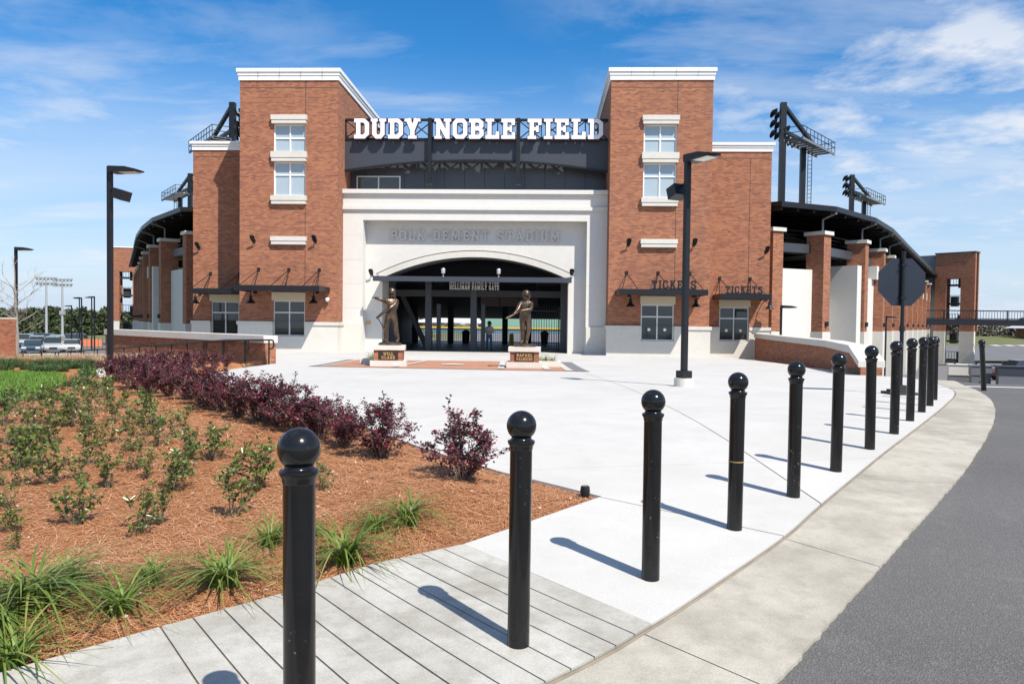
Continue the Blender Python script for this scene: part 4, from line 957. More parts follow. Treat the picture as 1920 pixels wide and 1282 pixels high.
# handrail in front of the left wall
hr = thing('handrail', (-9.0, 25.2, -.1), 'black metal handrail descending in front of the brick ramp wall', 'railing')
pathr = [(-9.75, 25.45, .74), (-12.1, 27.3, .66), (-16, 30.8, .35), (-20.5, 34.2, -.02), (-26, 38.2, -.42), (-33, 41, -.75)]
def along(path, s):
    for i in range(len(path)-1):
        a = np.array(path[i]); b = np.array(path[i+1]); l = np.linalg.norm(b-a)
        if s <= l: return a+(b-a)*s/l
        s -= l
    return np.array(path[-1])
tot = sum(np.linalg.norm(np.array(pathr[i+1])-np.array(pathr[i])) for i in range(len(pathr)-1))
for off, dz in ((0, 0), (.35, .02)):
    pp = [np.array(p)+np.array([.62*off, .78*off, dz]) for p in pathr]
    d = nrm(pp[0]-pp[1])
    if off == 0: pp[0] = pp[0]-d*1.0
    loop = [pp[0]+d*.18+np.array([0, 0, -.30]), pp[0]+d*.27+np.array([0, 0, -.26]), pp[0]+d*.30+np.array([0, 0, -.15]), pp[0]+d*.27+np.array([0, 0, -.03]), pp[0]+d*.18]
    MB().tube([pp[0]+d*0+np.array([0, 0, -.30])]+loop+pp, .03, 6).build('rail', M['black'], hr)
    s = 0
    while s < tot:
        p = along(pp, s); MB().tube([(p[0], p[1], p[2]), (p[0], p[1], g(p[0], p[1])-.1)], .028, 6).build('post', M['black'], hr); s += 1.55

# ------------------------------------------------------------------ grandstand arms
def arm(s):
    base = [(18.0, 46.3), (21.5, 48), (25.9, 52.7), (29.6, 58.3), (32.8, 63.8), (36.1, 69.5)]
    if s < 0: base = [(20.1, 50.4), (24.2, 55), (27.7, 60), (31.6, 66.2), (35.0, 72), (38.8, 78.6)]
    while base[-1][1] < (104 if s > 0 else 100): base.append((base[-1][0]+3.3, base[-1][1]+5.65))
    pts = [(XC+s*u, y) for u, y in base]
    side = 'sunlit right' if s > 0 else 'shaded left'
    t = thing('grandstand', (pts[0][0], pts[0][1], -1), '%s grandstand wing with brick pilasters under a black curved roof' % ('right hand' if False else ('sunlit' if s > 0 else 'shaded')), 'grandstand')
    fr = []
    for i in range(len(pts)):
        a = np.array(pts[max(0, i-1)]); b = np.array(pts[min(len(pts)-1, i+1)]); d = (b-a)/np.linalg.norm(b-a); o = np.array([d[1], -d[0]])*s
        fr.append((np.array(pts[i]), d, o))
    def bx(i, u0, u1, w0, w1, z0, z1, mb=None):
        p, d, o = fr[i]; mb = mb or MB()
        ax_ = np.array([d[0], d[1], 0]); ay_ = np.array([o[0], o[1], 0])
        v = [np.array([p[0], p[1], 0])+ax_*u+ay_*w_+np.array([0, 0, z]) for z in (z0, z1) for u, w_ in ((u0, w0), (u1, w0), (u1, w1), (u0, w1))]
        f = [(3, 2, 1, 0), (4, 5, 6, 7), (0, 1, 5, 4), (1, 2, 6, 5), (2, 3, 7, 6), (3, 0, 4, 7)]
        return mb.add(v, f if s < 0 else [q[::-1] for q in f])
    for i in range(len(pts)):
        pil = bx(i, -.40, .40, -.75, .45, 1.1, 7.15).build('pilaster', M['brick'], t)
        bx(i, -.52, .52, -.87, .57, 7.153, 7.38).build('cap', M['stone'], pil, off=np.array(t.location))
        bx(i, -.46, .46, -.81, .51, -5.0, 1.097).build('plinth', M['stone'], pil, off=np.array(t.location))
        if i in (1, 2, 3, 4):
            p, d, o = fr[i]; sp_ = p+o*.1; e1 = p+o*1.0
            MB().tube([(sp_[0], sp_[1], 7.35), (sp_[0], sp_[1], 8.15), (sp_[0]+o[0]*.4, sp_[1]+o[1]*.4, 8.3), (e1[0], e1[1], 8.45)], .07, 8).build('downpipe', M['grey'], t, True)
        if i > 0:
            p, d, o = fr[i]; q = p+o*.5+d*0; MB().box(q[0]-.1, q[0]+.1, q[1]-.1, q[1]+.1, 1.45, 1.75).build('bracket_lamp', M['black'], t)
    def bay(i, w0, w1, z0, z1, nm, mat, e0=.5, e1=.5):
        p, d, o = fr[i]; q, d2, o2_ = fr[i+1]; l = np.linalg.norm(q-p); dd = (q-p)/l; oo = np.array([dd[1], -dd[0]])*s
        mb = MB(); v = [(p[0]+dd[0]*u+oo[0]*w_, p[1]+dd[1]*u+oo[1]*w_, z) for z in (z0, z1) for u, w_ in ((e0, w0), (l-e1, w0), (l-e1, w1), (e0, w1))]
        f = [(3, 2, 1, 0), (4, 5, 6, 7), (0, 1, 5, 4), (1, 2, 6, 5), (2, 3, 7, 6), (3, 0, 4, 7)]
        return mb.add(v, f if s < 0 else [k_[::-1] for k_ in f]).build(nm, mat, t)
    for i in range(len(pts)-1):
        if i == 1:
            bay(i, -2.2, -1.9, -4, 3.5, 'infill_wall', M['stucco'], .3, .3)
            bay(i, -1.85, .30, -4, 5.6, 'fin_wall', M['stucco'], np.linalg.norm(fr[i+1][0]-fr[i][0])-1.2, .46)
        else:
            bay(i, -.55, -.2, -5, 5.0, 'infill_wall', M['stucco'], .46, .46)
            if i > 0: bay(i, -.50, .15, 5.003, 6.0, 'fin_wall', M['stucco'], np.linalg.norm(fr[i+1][0]-fr[i][0])-1.3, .46)
        bay(i, -1.4, -.35, 6.05, 6.6, 'deck_edge', M['grey'] if s < 0 else M['panel'], .46, .46)
        bay(i, -7.3, -7.0, -4, 9.2, 'inner_wall', M['dark'], -1, -1)
        bay(i, -6.9, -1.45, 6.1, 6.4, 'deck', M['dark'], -.6, -.6)
        rl = MB(); p, d, o = fr[i]; q = fr[i+1][0]
        for zz_ in (6.75, 7.0, 7.25, 7.5): rl.bar((p[0]-o[0]*1.0, p[1]-o[1]*1.0, zz_), (q[0]-o[0]*1.0, q[1]-o[1]*1.0, zz_), .03)
        rl.build('guard_rail', M['black'], t)
    if s > 0:
        p, d, o = fr[1]; q = p+d*1.2-o*1.88; bxp = MB().obox((q[0], q[1], 0), (d[0], d[1], 0), (o[0], o[1], 0), (0, 0, 1), 0, 1.2, 0, .06, 1.0, 2.7); bxp.build('door', M['grey'], t)
    # roof strip
    W = [(.95, 8.95, 9.22), (.93, 9.222, 9.30), (-4, 9.75, 9.85), (-9, 10.0, 10.1)]
    v, f = [], []; ends = [(fr[0][0]-fr[0][1]*(.3 if s > 0 else 1.0), fr[0][1], fr[0][2])]+fr+[(fr[-1][0]+fr[-1][1]*4, fr[-1][1], fr[-1][2])]
    sec = [(1.0, 8.55), (1.0, 8.87), (-9, 9.7), (-9, 9.4), (.7, 8.61)]
    for p, d, o in ends:
        for w_, z in sec: v.append((p[0]+o[0]*w_, p[1]+o[1]*w_, z))
    for i in range(len(ends)-1):
        for k in range(5): f.append((i*5+k, i*5+(k+1) % 5, i*5+5+(k+1) % 5, i*5+5+k))
    f.append((0, 1, 2, 3, 4)); e = (len(ends)-1)*5; f.append((e+4, e+3, e+2, e+1, e))
    roof = MB().add(v, f).build('roof', M['black'], t)
    for i in range(len(pts)):
        for k in range(3):
            if i == len(pts)-1 and k: break
            p, d, o = fr[i]; p2 = fr[min(i+1, len(pts)-1)][0]; c = p+(p2-p)*k/3
            MB().bar((c[0]+o[0]*.68, c[1]+o[1]*.68, 8.49), (c[0]-o[0]*8, c[1]-o[1]*8, 9.20), .14, .2).build('rafter', M['black'], roof, off=np.array(t.location))
    return t
arm(1); arm(-1)

def stair_tower(X0, Y0, s):
    x, y = 0.0, 0.0; OFF = (0, 0, -4)
    t = thing('stair_tower', (X0, Y0, -4), '%s brick stair tower with open landings at the grandstand end' % ('sunlit' if s > 0 else 'pale plinthed shaded'), 'tower', None, R(-46) if s > 0 else R(14))
    w_ = 5.0; x0, x1 = x-w_/2, x+w_/2; zt = 11.7
    a, b = x0+1.45, x1-1.75
    hol = rect(a, b, -4.5, 8.2)
    o = rect(x0, x1, .9, zt); h2 = rect(a, b, .8999, 8.2)
    plate([o, h2], lambda c: inside(c, o) and not inside(c, h2), y, y+.5).build('brick_wall', M['brick'], t, off=OFF)
    plate([o, h2], lambda c: inside(c, o) and not inside(c, h2), y+1.3, y+1.6).build('brick_wall', M['brick'], t, off=OFF)
    MB().box(x0+.002, x0+.5, y+.5, y+1.3, .9, zt-.002).build('brick_wall', M['brick'], t, off=OFF)
    pl = MB(); pl.box(x0-.06, a, y-.06, y+.5, -6, .897); pl.box(b, x1+.06, y-.06, y+.5, -6, .897); pl.build('plinth', M['stone'], t, off=OFF)
    MB().box(x0-.1, x1+.1, y-.1, y+1.7, zt+.003, zt+.15).build('coping', M['trim'] if s < 0 else M['panel'], t, off=OFF)
    gm = MB()
    if s > 0: gm.box(x0-3.4, x0-.003, y+.3, y+3, -6, zt-.1)
    else: gm.box(x1+.003, x1+3.4, y+.3, y+3, -6, zt-.1)
    gm.build('lift_shaft', M['grey'], t, off=OFF)
    for k in range(5):
        z = -3.2+k*2.6
        MB().box(a, b, y+.6, y+1.9, z, z+.25).build('landing', M['dark'], t, off=OFF)
        MB().box(a if k % 2 else (a+b)/2, (a+b)/2 if k % 2 else b, y+1.9, y+2.6, z-.2, z+1.2).build('stair_flight', M['dark'], t, off=OFF)
        rl = MB()
        for q in range(6): rl.box(a+(b-a)*q/5-.02, a+(b-a)*q/5+.02, y+.6, y+.64, z+.25, z+1.25)
        rl.box(a, b, y+.6, y+.64, z+1.25, z+1.32); rl.build('railing', M['black'], t, off=OFF)
stair_tower(57.0, 106, 1); stair_tower(-61.3, 108, -1)

def light_tower(x, y, dirx, lab, ztop=23.2):
    t = thing('light_tower', (x, y, 6), lab, 'light tower', None); d = nrm(np.array([dirx*5.5, 6.7])); o = np.array([d[1], -d[0]])*dirx
    def q(u, w_, z): return (x+d[0]*u+o[0]*w_, y+d[1]*u+o[1]*w_, z)
    MB().bar(q(0, 0, 6), q(0, 0, ztop), .55).build('post', M['black'], t); MB().bar(q(4.6, .3, 6), q(4.6, .3, 19.6), .5).build('post', M['black'], t)
    pf = MB()
    for k in range(9): pf.obox(q(0, 0, 19.6), (d[0], d[1], 0), (o[0], o[1], 0), (0, 0, 1), k*1.0-.1, k*1.0+.55, .2, 2.0, 0, .06)
    for w_ in (.2, 2.0): pf.bar(q(-.2, w_, 19.55), q(8.8, w_, 19.55), .14, .25)
    pf.build('platform', M['grey'], t)
    rl = MB()
    for z in (20.2, 20.75): rl.bar(q(-.2, 2.05, z), q(8.8, 2.05, z), .06); rl.bar(q(8.8, .2, z), q(8.8, 2.05, z), .06); rl.bar(q(-.2, .2, z), q(-.2, 2.05, z), .06)
    for k in range(10): rl.bar(q(-.2+k, 2.05, 19.6), q(-.2+k, 2.05, 20.75), .05)
    rl.build('railing', M['black'], t)
    fm = MB(); fm.bar(q(0, 0, ztop-.2), q(8.6, 0, 20.6), .35); fm.bar(q(0, 0, 20.6), q(8.6, 0, 20.6), .3); fm.build('frame', M['black'], t)
    for r_ in range(3):
        for k in range(2+r_*2):
            c = q(-.1+k*1.1, -.6, 22.6-r_*1.0); lm = MB().lathe([(.1, 0), (.32, .1), (.42, .5), (.40, .52)], 10); ang = R(115)
            lm.v = [(c[0]-o[0]*(zz_*.9)+d[0]*xx_+o[0]*yy_*.4, c[1]-o[1]*(zz_*.9)+d[1]*xx_+o[1]*yy_*.4, c[2]+yy_*.9-zz_*.4) for xx_, yy_, zz_ in lm.v]; lm.build('lamp', M['black'], t)
    ld = MB()
    for w_ in (.7, 1.1): ld.bar(q(4.9, w_, 6), q(4.9, w_, 19.6), .06)
    for k in range(30): ld.bar(q(4.9, .7, 7+k*.42), q(4.9, 1.1, 7+k*.42), .04)
    ld.build('ladder', M['black'], t)
light_tower(23.4, 75, 1, 'black stadium floodlight tower rising behind the right wing roof', 23.3)
light_tower(43.5, 108, 1, 'distant black floodlight tower above the sunlit grandstand roof', 22.8)
light_tower(-31.6, 75, -1, 'black floodlight tower half hidden behind the left tower', 23.3)
light_tower(-51.8, 108, -1, 'distant black floodlight tower half hidden behind the left wing', 22.6)

# ------------------------------------------------------------------ statues and pedestals
def skinned(name, joints, edges, mat, parent, sub=2):
    names = list(joints); me = bpy.data.meshes.new(name); me.from_pydata([joints[k][0] for k in names], [(names.index(a), names.index(b)) for a, b in edges], [])
    o = bpy.data.objects.new(name, me); COL.objects.link(o); sk = o.modifiers.new('s', 'SKIN'); sk.use_smooth_shade = True
    for k, nm in enumerate(names):
        r_ = joints[nm][1]; r_ = r_ if isinstance(r_, tuple) else (r_, r_); me.skin_vertices[0].data[k].radius = r_
    me.skin_vertices[0].data[0].use_root = True
    ss = o.modifiers.new('u', 'SUBSURF'); ss.levels = sub; ss.render_levels = sub
    dgx = bpy.context.evaluated_depsgraph_get(); em = bpy.data.meshes.new_from_object(o.evaluated_get(dgx)); bpy.data.objects.remove(o)
    em.materials.clear(); em.materials.append(mat); em.polygons.foreach_set('use_smooth', [True]*len(em.polygons))
    return link(bpy.data.objects.new(name, em), parent)
BONES = [('pel', 'bel'), ('bel', 'che'), ('che', 'nec'), ('nec', 'hea'), ('hea', 'top')]
for q in 'LR': BONES += [('che', 'sh'+q), ('sh'+q, 'el'+q), ('el'+q, 'wr'+q), ('wr'+q, 'ha'+q), ('pel', 'hi'+q), ('hi'+q, 'kn'+q), ('kn'+q, 'an'+q), ('an'+q, 'to'+q)]
def figure(parent, J, mat, bulk=1.0):
    Rr = dict(pel=(.155, .125), bel=(.145, .11), che=(.165, .12), nec=.062, hea=(.098, .105), top=(.075, .085), sh=.085, el=.058, wr=.042, ha=.04, hi=.115, kn=.075, an=.052, to=.042)
    jj = {k: (v, tuple(x*bulk for x in Rr[k]) if isinstance(Rr.get(k), tuple) else Rr.get(k, Rr.get(k[:2], .05))*bulk) for k, v in J.items()}
    return skinned('body', jj, BONES, mat, parent)
def fingers(parent, c, d, mat, n=4):
    d = nrm(np.array(d, float)); s_ = nrm(np.cross(d, [0, .3, 1.0])); u_ = np.cross(s_, d)
    for k in range(n):
        b = np.array(c)+s_*(k-1.5)*.019; mb = MB(); l = (.07, .08, .078, .06)[k]
        mb.tube([b, b+d*l*.5+u_*.006, b+d*l-u_*.018], [.011, .010, .007], 6); mb.build('finger', mat, parent, True, (0, 0, 0))
    mb = MB(); b = np.array(c)-s_*.035; mb.tube([b, b-s_*.02+d*.03, b-s_*.015+d*.06], [.012, .011, .008], 6); mb.build('thumb', mat, parent, True, (0, 0, 0))
def helmet(parent, c, look, mat):
    hm = MB().lathe([(.132, -.05), (.135, 0), (.13, .06), (.105, .115), (.06, .145), (.005, .155)], 20, c); hm.build('helmet', mat, parent, True, (0, 0, 0))
    l = nrm(np.array([look[0], look[1], 0.0])); s_ = np.array([-l[1], l[0], 0]); b = np.array(c)+np.array([0, 0, -.01]); v = []
    for k in range(7):
        a_ = R(-60+20*k); v.append(b+(l*math.cos(a_)+s_*math.sin(a_))*.128); v.append(b+(l*math.cos(a_)+s_*math.sin(a_))*.13+l*.10*math.cos(a_)+np.array([0, 0, -.025]))
    v2 = [p+np.array([0, 0, .014]) for p in v]; f = []
    for k in range(6): f += [(2*k, 2*k+1, 2*k+3, 2*k+2), (14+2*k, 14+2*k+2, 14+2*k+3, 14+2*k+1), (2*k+1, 15+2*k, 17+2*k, 2*k+3)]
    MB().add(v+v2, f).build('visor', mat, parent, False, (0, 0, 0))
    e = np.array(c)-np.array([0, 0, .07])
    MB().lathe([(.005, -.05), (.05, -.04), (.055, .03), (.01, .05)], 10, tuple(e+s_*.105)).build('ear_flap', mat, parent, True, (0, 0, 0))
    fc = np.array(c)+l*.115+np.array([0, 0, -.10]); MB().tube([fc+np.array([0, 0, .04]), fc+l*.028-np.array([0, 0, .012]), fc-np.array([0, 0, .02])], [.011, .017, .008], 6).build('nose', mat, parent, True, (0, 0, 0))
    MB().tube([fc-s_*.032-np.array([0, 0, .055])-l*.012, fc-np.array([0, 0, .052])+l*.004, fc+s_*.032-np.array([0, 0, .055])-l*.012], .009, 6).build('mouth', mat, parent, True, (0, 0, 0))
    for q in (-1, 1): MB().lathe([(.002, -.012), (.013, 0), (.002, .012)], 8, tuple(fc+s_*q*.038+np.array([0, 0, .035])-l*.008)).build('eye', mat, parent, True, (0, 0, 0))
def bat(parent, p, q, mat):
    p = np.array(p, float); q = np.array(q, float); MB().tube([p, p+(q-p)*.03, p+(q-p)*.05, p+(q-p)*.4, p+(q-p)*.7, p+(q-p)*.97, q], [.030, .030, .016, .018, .033, .036, .015], 12).build('bat', mat, parent, True, (0, 0, 0))
def pedestal(px, py, lab, names, yaw):
    x, y = gp(px, py); z = g(x, y); y += .5
    t = thing('pedestal', (x, y, z), lab, 'pedestal', None, yaw)
    z0 = 0
    MB().box(-.62, .62, -.52, .52, -.1, .20).build('footing', M['stone'], t, off=(0, 0, 0))
    MB().box(-.50, .50, -.42, .42, .203, .56).build('brick_base', M['brick'], t, off=(0, 0, 0))
    MB().box(-.56, .56, -.48, .48, .563, .72).build('cap', M['stone'], t, off=(0, 0, 0))
    pq = MB().box(-.33, .33, -.45, -.423, .24, .52).build('plaque', M['plaque'], t, off=(0, 0, 0))
    for k, tx in enumerate(names):
        ws = [GL_[c][0] for c in tx]; tot = sum(ws)+.8*(len(tx)-1); wmax = min(.56, tot*.1/7*1.1); sx = wmax/(tot*.1/7); xx = -wmax/2
        for c, wv in zip(tx, ws):
            gm = glyph(c, .10, 0, .008, 0, sx); o = link(bpy.data.objects.new('letter', rawmesh('letter', gm.v, gm.f, M['gold'])), pq); o.location = (xx, -.459, .39-k*.13); xx += (wv+.8)*.1/7*sx
    return t, (x, y, z+.72)
pdl, (sx_, sy_, sz_) = pedestal(724, 687, 'brick statue pedestal with white cap reading WILL CLARK', ['WILL', 'CLARK'], R(8))
pdr, (tx_, ty_, tz_) = pedestal(983, 690, 'brick statue pedestal with white cap reading RAFAEL PALMEIRO', ['RAFAEL', 'PALMEIRO'], 0)
def statue(loc, J, lab, look, batpq, hands):
    t = thing('statue', loc, lab, 'statue')
    rockv = MB().lathe([(.40, 0), (.42, .04), (.36, .09), (.30, .10)], 12); rockv.v = [(a_*1.0, b_*.75, c_) for a_, b_, c_ in rockv.v]; rockv.build('base', M['bronze'], t, True, (0, 0, 0))
    figure(t, J, M['bronze'], 1.24); helmet(t, J['top'], look, M['bronze']); bat(t, *batpq, M['bronze'])
    for c, d in hands: fingers(t, c, d, M['bronze'])
    bl = MB().lathe([(.165, -.02), (.17, .02), (.165, .06)], 18, J['pel']); bl.v = [(a_, (b_-J['pel'][1])*.85+J['pel'][1], c_+.08) for a_, b_, c_ in bl.v]; bl.build('belt', M['bronze'], t, True, (0, 0, 0))
    return t
JL = dict(pel=(.02, 0, 1.06), bel=(.04, 0, 1.22), che=(.07, 0, 1.46), nec=(.08, 0, 1.64), hea=(.06, -.04, 1.74), top=(.06, -.05, 1.84),
          shL=(-.10, -.10, 1.53), elL=(-.28, -.30, 1.58), wrL=(-.44, -.30, 1.62), haL=(-.50, -.28, 1.64),
          shR=(.24, .05, 1.50), elR=(.06, -.24, 1.30), wrR=(-.20, -.30, 1.12), haR=(-.38, -.28, .96),
          hiL=(-.08, 0, 1.00), knL=(-.14, -.05, .58), anL=(-.17, .02, .17), toL=(-.22, -.16, .13), hiR=(.13, 0, 1.00), knR=(.20, -.02, .58), anR=(.27, .06, .19), toR=(.24, -.12, .12))
statue((sx_+.03, sy_, sz_), JL, 'bronze batter statue with one arm raised and bat swung low', (-.5, -.85), ((-.40, -.28, .98), (-.12, -.10, .45)), [((-.50, -.28, 1.64), (-1, .1, .1)), ((-.38, -.28, .98), (-.4, .2, -.9))])
JR = dict(pel=(.0, 0, 1.06), bel=(.0, 0, 1.22), che=(.02, 0, 1.46), nec=(.03, 0, 1.64), hea=(.04, -.05, 1.74), top=(.03, -.05, 1.84),
          shL=(-.17, -.06, 1.50), elL=(-.26, -.26, 1.28), wrL=(-.34, -.40, 1.18), haL=(-.40, -.45, 1.13),
          shR=(.21, -.02, 1.50), elR=(.20, -.28, 1.30), wrR=(-.06, -.42, 1.27), haR=(-.16, -.46, 1.24),
          hiL=(-.10, 0, 1.00), knL=(-.08, -.06, .58), anL=(-.10, .0, .17), toL=(-.14, -.18, .12), hiR=(.10, 0, 1.00), knR=(.12, .0, .58), anR=(.04, .05, .17), toR=(.08, -.14, .12))
statue((tx_, ty_, tz_), JR, 'bronze batter statue with both arms held across the body', (.35, -.95), ((-.10, -.44, 1.26), (-.66, -.60, .98)), [((-.40, -.45, 1.13), (-.8, -.3, -.5)), ((-.18, -.46, 1.23), (-.9, -.3, -.3))])
# planters beside the pedestals
for px, py, lab, w_ in ((702, 683, 'low white planter with grass left of the arm-raised statue', -1), (1022, 688, 'low white planter with grass right of the arms-crossed statue', 1)):
    x, y = gp(px, py); y += .5; z = g(x, y); t = thing('planter', (x, y, z), lab, 'planter')
    m_ = MB(); m_.box(x-.55, x+.55, y-.45, y-.33, z-.1, z+.22); m_.box(x-.55, x+.55, y+.33, y+.45, z-.1, z+.22); m_.box(x-.55, x-.43, y-.33, y+.33, z-.1, z+.22); m_.box(x+.43, x+.55, y-.33, y+.33, z-.1, z+.22); m_.build('kerb', M['stone'], t)
    MB().box(x-.43, x+.43, y-.33, y+.33, z-.1, z+.16).build('soil', M['mulch'], t)
    P_ = np.array([(x+random.uniform(-.34, .34), y+random.uniform(-.22, .22), z+.15) for _ in range(160)]); V_, F_ = blades(P_, np.random.uniform(0, 6.28, 160), np.random.uniform(.25, .55, 160), np.random.uniform(.3, 1, 160), .014, 4)
    blob('grass_tuft', V_, F_, M['blade'], t, off=(x, y, z))
# brick diamond paving in front of the gate
mp_ = [gp(*p) for p in [(580, 687), (1102, 697), (1068, 679), (652, 674)]]
def lerp2(a, b, t): return (a[0]+(b[0]-a[0])*t, a[1]+(b[1]-a[1])*t)
def inq(u, v): return lerp2(lerp2(mp_[0], mp_[1], u), lerp2(mp_[3], mp_[2], u), v)
def floorbrick():
    m, t, b = newmat('brick_paving'); P = pos_n(t).outputs['Position']; br = t.nodes.new('ShaderNodeTexBrick'); t.links.new(P, br.inputs['Vector'])
    br.inputs['Scale'].default_value = 1; br.inputs['Brick Width'].default_value = .21; br.inputs['Row Height'].default_value = .105; br.inputs['Mortar Size'].default_value = .006
    br.inputs['Color1'].default_value = (.34, .14, .075, 1); br.inputs['Color2'].default_value = (.44, .20, .11, 1); br.inputs['Mortar'].default_value = (.30, .24, .19, 1)
    t.links.new(br.outputs['Color'], b.inputs['Base Color']); b.inputs['Roughness'].default_value = .85; return m
pav = sheet('brick_paving', [inq(0, 0), inq(1, 0), inq(1, 1), inq(0, 1)], .006, floorbrick(), step=.6)
def stripe(u0, v0, u1, v1, wd, mat, zo=.011):
    a, b = inq(u0, v0), inq(u1, v1); d = (b[0]-a[0], b[1]-a[1]); l = math.hypot(*d); n2 = (-d[1]/l*wd/2, d[0]/l*wd/2)
    sheet('paving_stripe', [(a[0]+n2[0], a[1]+n2[1]), (a[0]-n2[0], a[1]-n2[1]), (b[0]-n2[0], b[1]-n2[1]), (b[0]+n2[0], b[1]+n2[1])], zo, mat, pav, .5)
stripe(.005, .01, .012, .99, .22, M['grey']); stripe(.985, .01, .985, .99, .42, M['grey']); stripe(.03, .03, .05, .97, .14, M['slab'], .0155); stripe(.945, .03, .945, .97, .24, M['slab'], .0155)
stripe(.02, .05, .97, .05, .10, M['grey'], .0195); stripe(.06, .12, .93, .12, .07, M['slab'], .0235); stripe(.30, .14, .36, .9, .20, M['slab'], .0275); stripe(.70, .14, .70, .95, .22, M['slab'], .0275); stripe(.87, .14, .86, .9, .22, M['slab'], .0275)
hx, hy = gp(850, 684)
hp = sheet('home_plate', [(hx-.42, hy), (hx-.42, hy-.34), (hx+.42, hy-.34), (hx+.42, hy), (hx, hy+.34)], .033, M['white'], pav, .5)

# ------------------------------------------------------------------ person in the gate
cloth = simple('grey_shirt', (.42, .40, .37), .9, 0, .1, 8); denim = simple('denim', (.07, .13, .24), .9, 0, .2, 20); skin = simple('skin', (.42, .25, .18), .6); dk = simple('dark_hair', (.03, .025, .022), .8)
px_, py_, _ = at(917, 655, 47.6); pt = thing('person', (px_, 47.6, GZ+.01), 'man in grey shirt, blue jeans and dark cap standing inside the gate', 'person')
JP = dict(pel=(0, 0, .96), bel=(0, -.01, 1.12), che=(0, 0, 1.34), nec=(0, 0, 1.50), hea=(0, -.02, 1.60), top=(0, -.02, 1.69), shL=(-.20, 0, 1.40), elL=(-.29, -.05, 1.16), wrL=(-.12, -.24, 1.12), haL=(-.05, -.26, 1.13), shR=(.20, 0, 1.40), elR=(.29, -.05, 1.16), wrR=(.14, -.24, 1.14), haR=(.07, -.27, 1.15),
          hiL=(-.10, 0, .92), knL=(-.12, -.02, .50), anL=(-.13, .02, .08), toL=(-.15, -.14, .05), hiR=(.10, 0, .92), knR=(.12, -.02, .50), anR=(.13, .02, .08), toR=(.16, -.14, .05))
bd = figure(pt, JP, cloth, 1.12); bd.data.materials.append(denim); bd.data.materials.append(skin); bd.data.materials.append(dk)
for p in bd.data.polygons:
    c = p.center; r_ = 0
    if c.z < .10: r_ = 3
    elif c.z < .98: r_ = 1
    elif c.z > 1.50 or (c.y < -.13 and abs(c.x) < .22 and c.z < 1.22): r_ = 2
    p.material_index = r_
for c, d in (((-.05, -.27, 1.13), (.9, -.2, .1)), ((.07, -.28, 1.15), (-.9, -.2, .1))): fingers(pt, c, d, skin)
helmet(pt, (0, -.02, 1.70), (0, -1), dk)
MB().lathe([(.02, -.06), (.085, -.02), (.10, .03), (.09, .05)], 12, (0, -.055, 1.52)).build('beard', dk, pt, True, (0, 0, 0))

# ------------------------------------------------------------------ concourse fittings and ballpark beyond
t = thing('menu_board', (-2.6, 52, 2.8), 'brown hanging menu board inside the dark concourse', 'sign')
bm_ = simple('brown_board', (.10, .06, .055), .6)
for k in range(3): x0 = -4.3+k*1.35; MB().box(x0, x0+1.28, 52, 52.08, 2.55, 3.15).build('board_panel', bm_, t)
MB().box(-4.2, -4.15, 52.03, 52.06, 3.15, 4.3).build('hanger', M['black'], t); MB().box(-.4, -.35, 52.03, 52.06, 3.15, 4.3).build('hanger', M['black'], t)
t = thing('iron_gate', (-.2, 47.2, GZ), 'black open gate leaf of pointed iron bars behind the right statue', 'gate')
for k in range(13): x = -1.0+k*.16; MB().lathe([(.016, 0), (.016, 2.75), (.03, 2.78), (.002, 2.92)], 6, (x, 47.2, GZ+.05)).build('bar', M['black'], t)
for z in (.1, 1.3, 2.5): MB().box(-1.1, 1.05, 47.18, 47.22, GZ+z, GZ+z+.06).build('rail', M['black'], t)
for x in (-1.1, 1.05): MB().box(x-.04, x+.04, 47.16, 47.24, GZ, GZ+2.8).build('stile', M['black'], t)
t = thing('field_fence', (-4, 63, GZ), 'black picket railing at the back of the concourse', 'fence')
for k in range(90): x = -11+k*.157; MB().box(x-.012, x+.012, 62.98, 63.0, GZ, GZ+1.12).build('picket', M['black'], t)
for z in (.08, 1.10): MB().box(-11.1, 3.1, 62.97, 63.01, GZ+z, GZ+z+.06).build('rail', M['black'], t)
yel = simple('safety_yellow', (.62, .42, .05), .5)
for x, lab in ((-6.3, 'dark waste bin by the gate fence, second opening'), (-1.45, 'dark waste bin behind the person'), (.2, 'dark waste bin behind the right statue'), (-9.4, 'dark waste bin in the leftmost gate opening'), (2.4, 'dark waste bin at the right gate post')):
    t = thing('waste_bin', (x, 61.6, GZ), lab, 'bin', 'dark waste bins in the concourse'); MB().lathe([(.28, 0), (.33, .85)], 16, (x, 61.6, GZ)).build('drum', M['black'], t, True); MB().lathe([(.36, .853), (.36, .92), (.2, 1.08), (.02, 1.12)], 16, (x, 61.6, GZ)).build('lid', M['black'], t, True)
t = thing('floor_sign', (-2.3, 56, GZ), 'yellow folding floor sign inside the concourse', 'sign')
MB().add([(-2.48, 55.8, GZ), (-2.12, 55.8, GZ), (-2.15, 56, GZ+.95), (-2.45, 56, GZ+.95), (-2.48, 55.83, GZ), (-2.12, 55.83, GZ), (-2.15, 56.02, GZ+.95), (-2.45, 56.02, GZ+.95)], [(0, 1, 2, 3), (7, 6, 5, 4), (0, 4, 5, 1), (1, 5, 6, 2), (2, 6, 7, 3), (3, 7, 4, 0)]).build('front_leaf', yel, t)
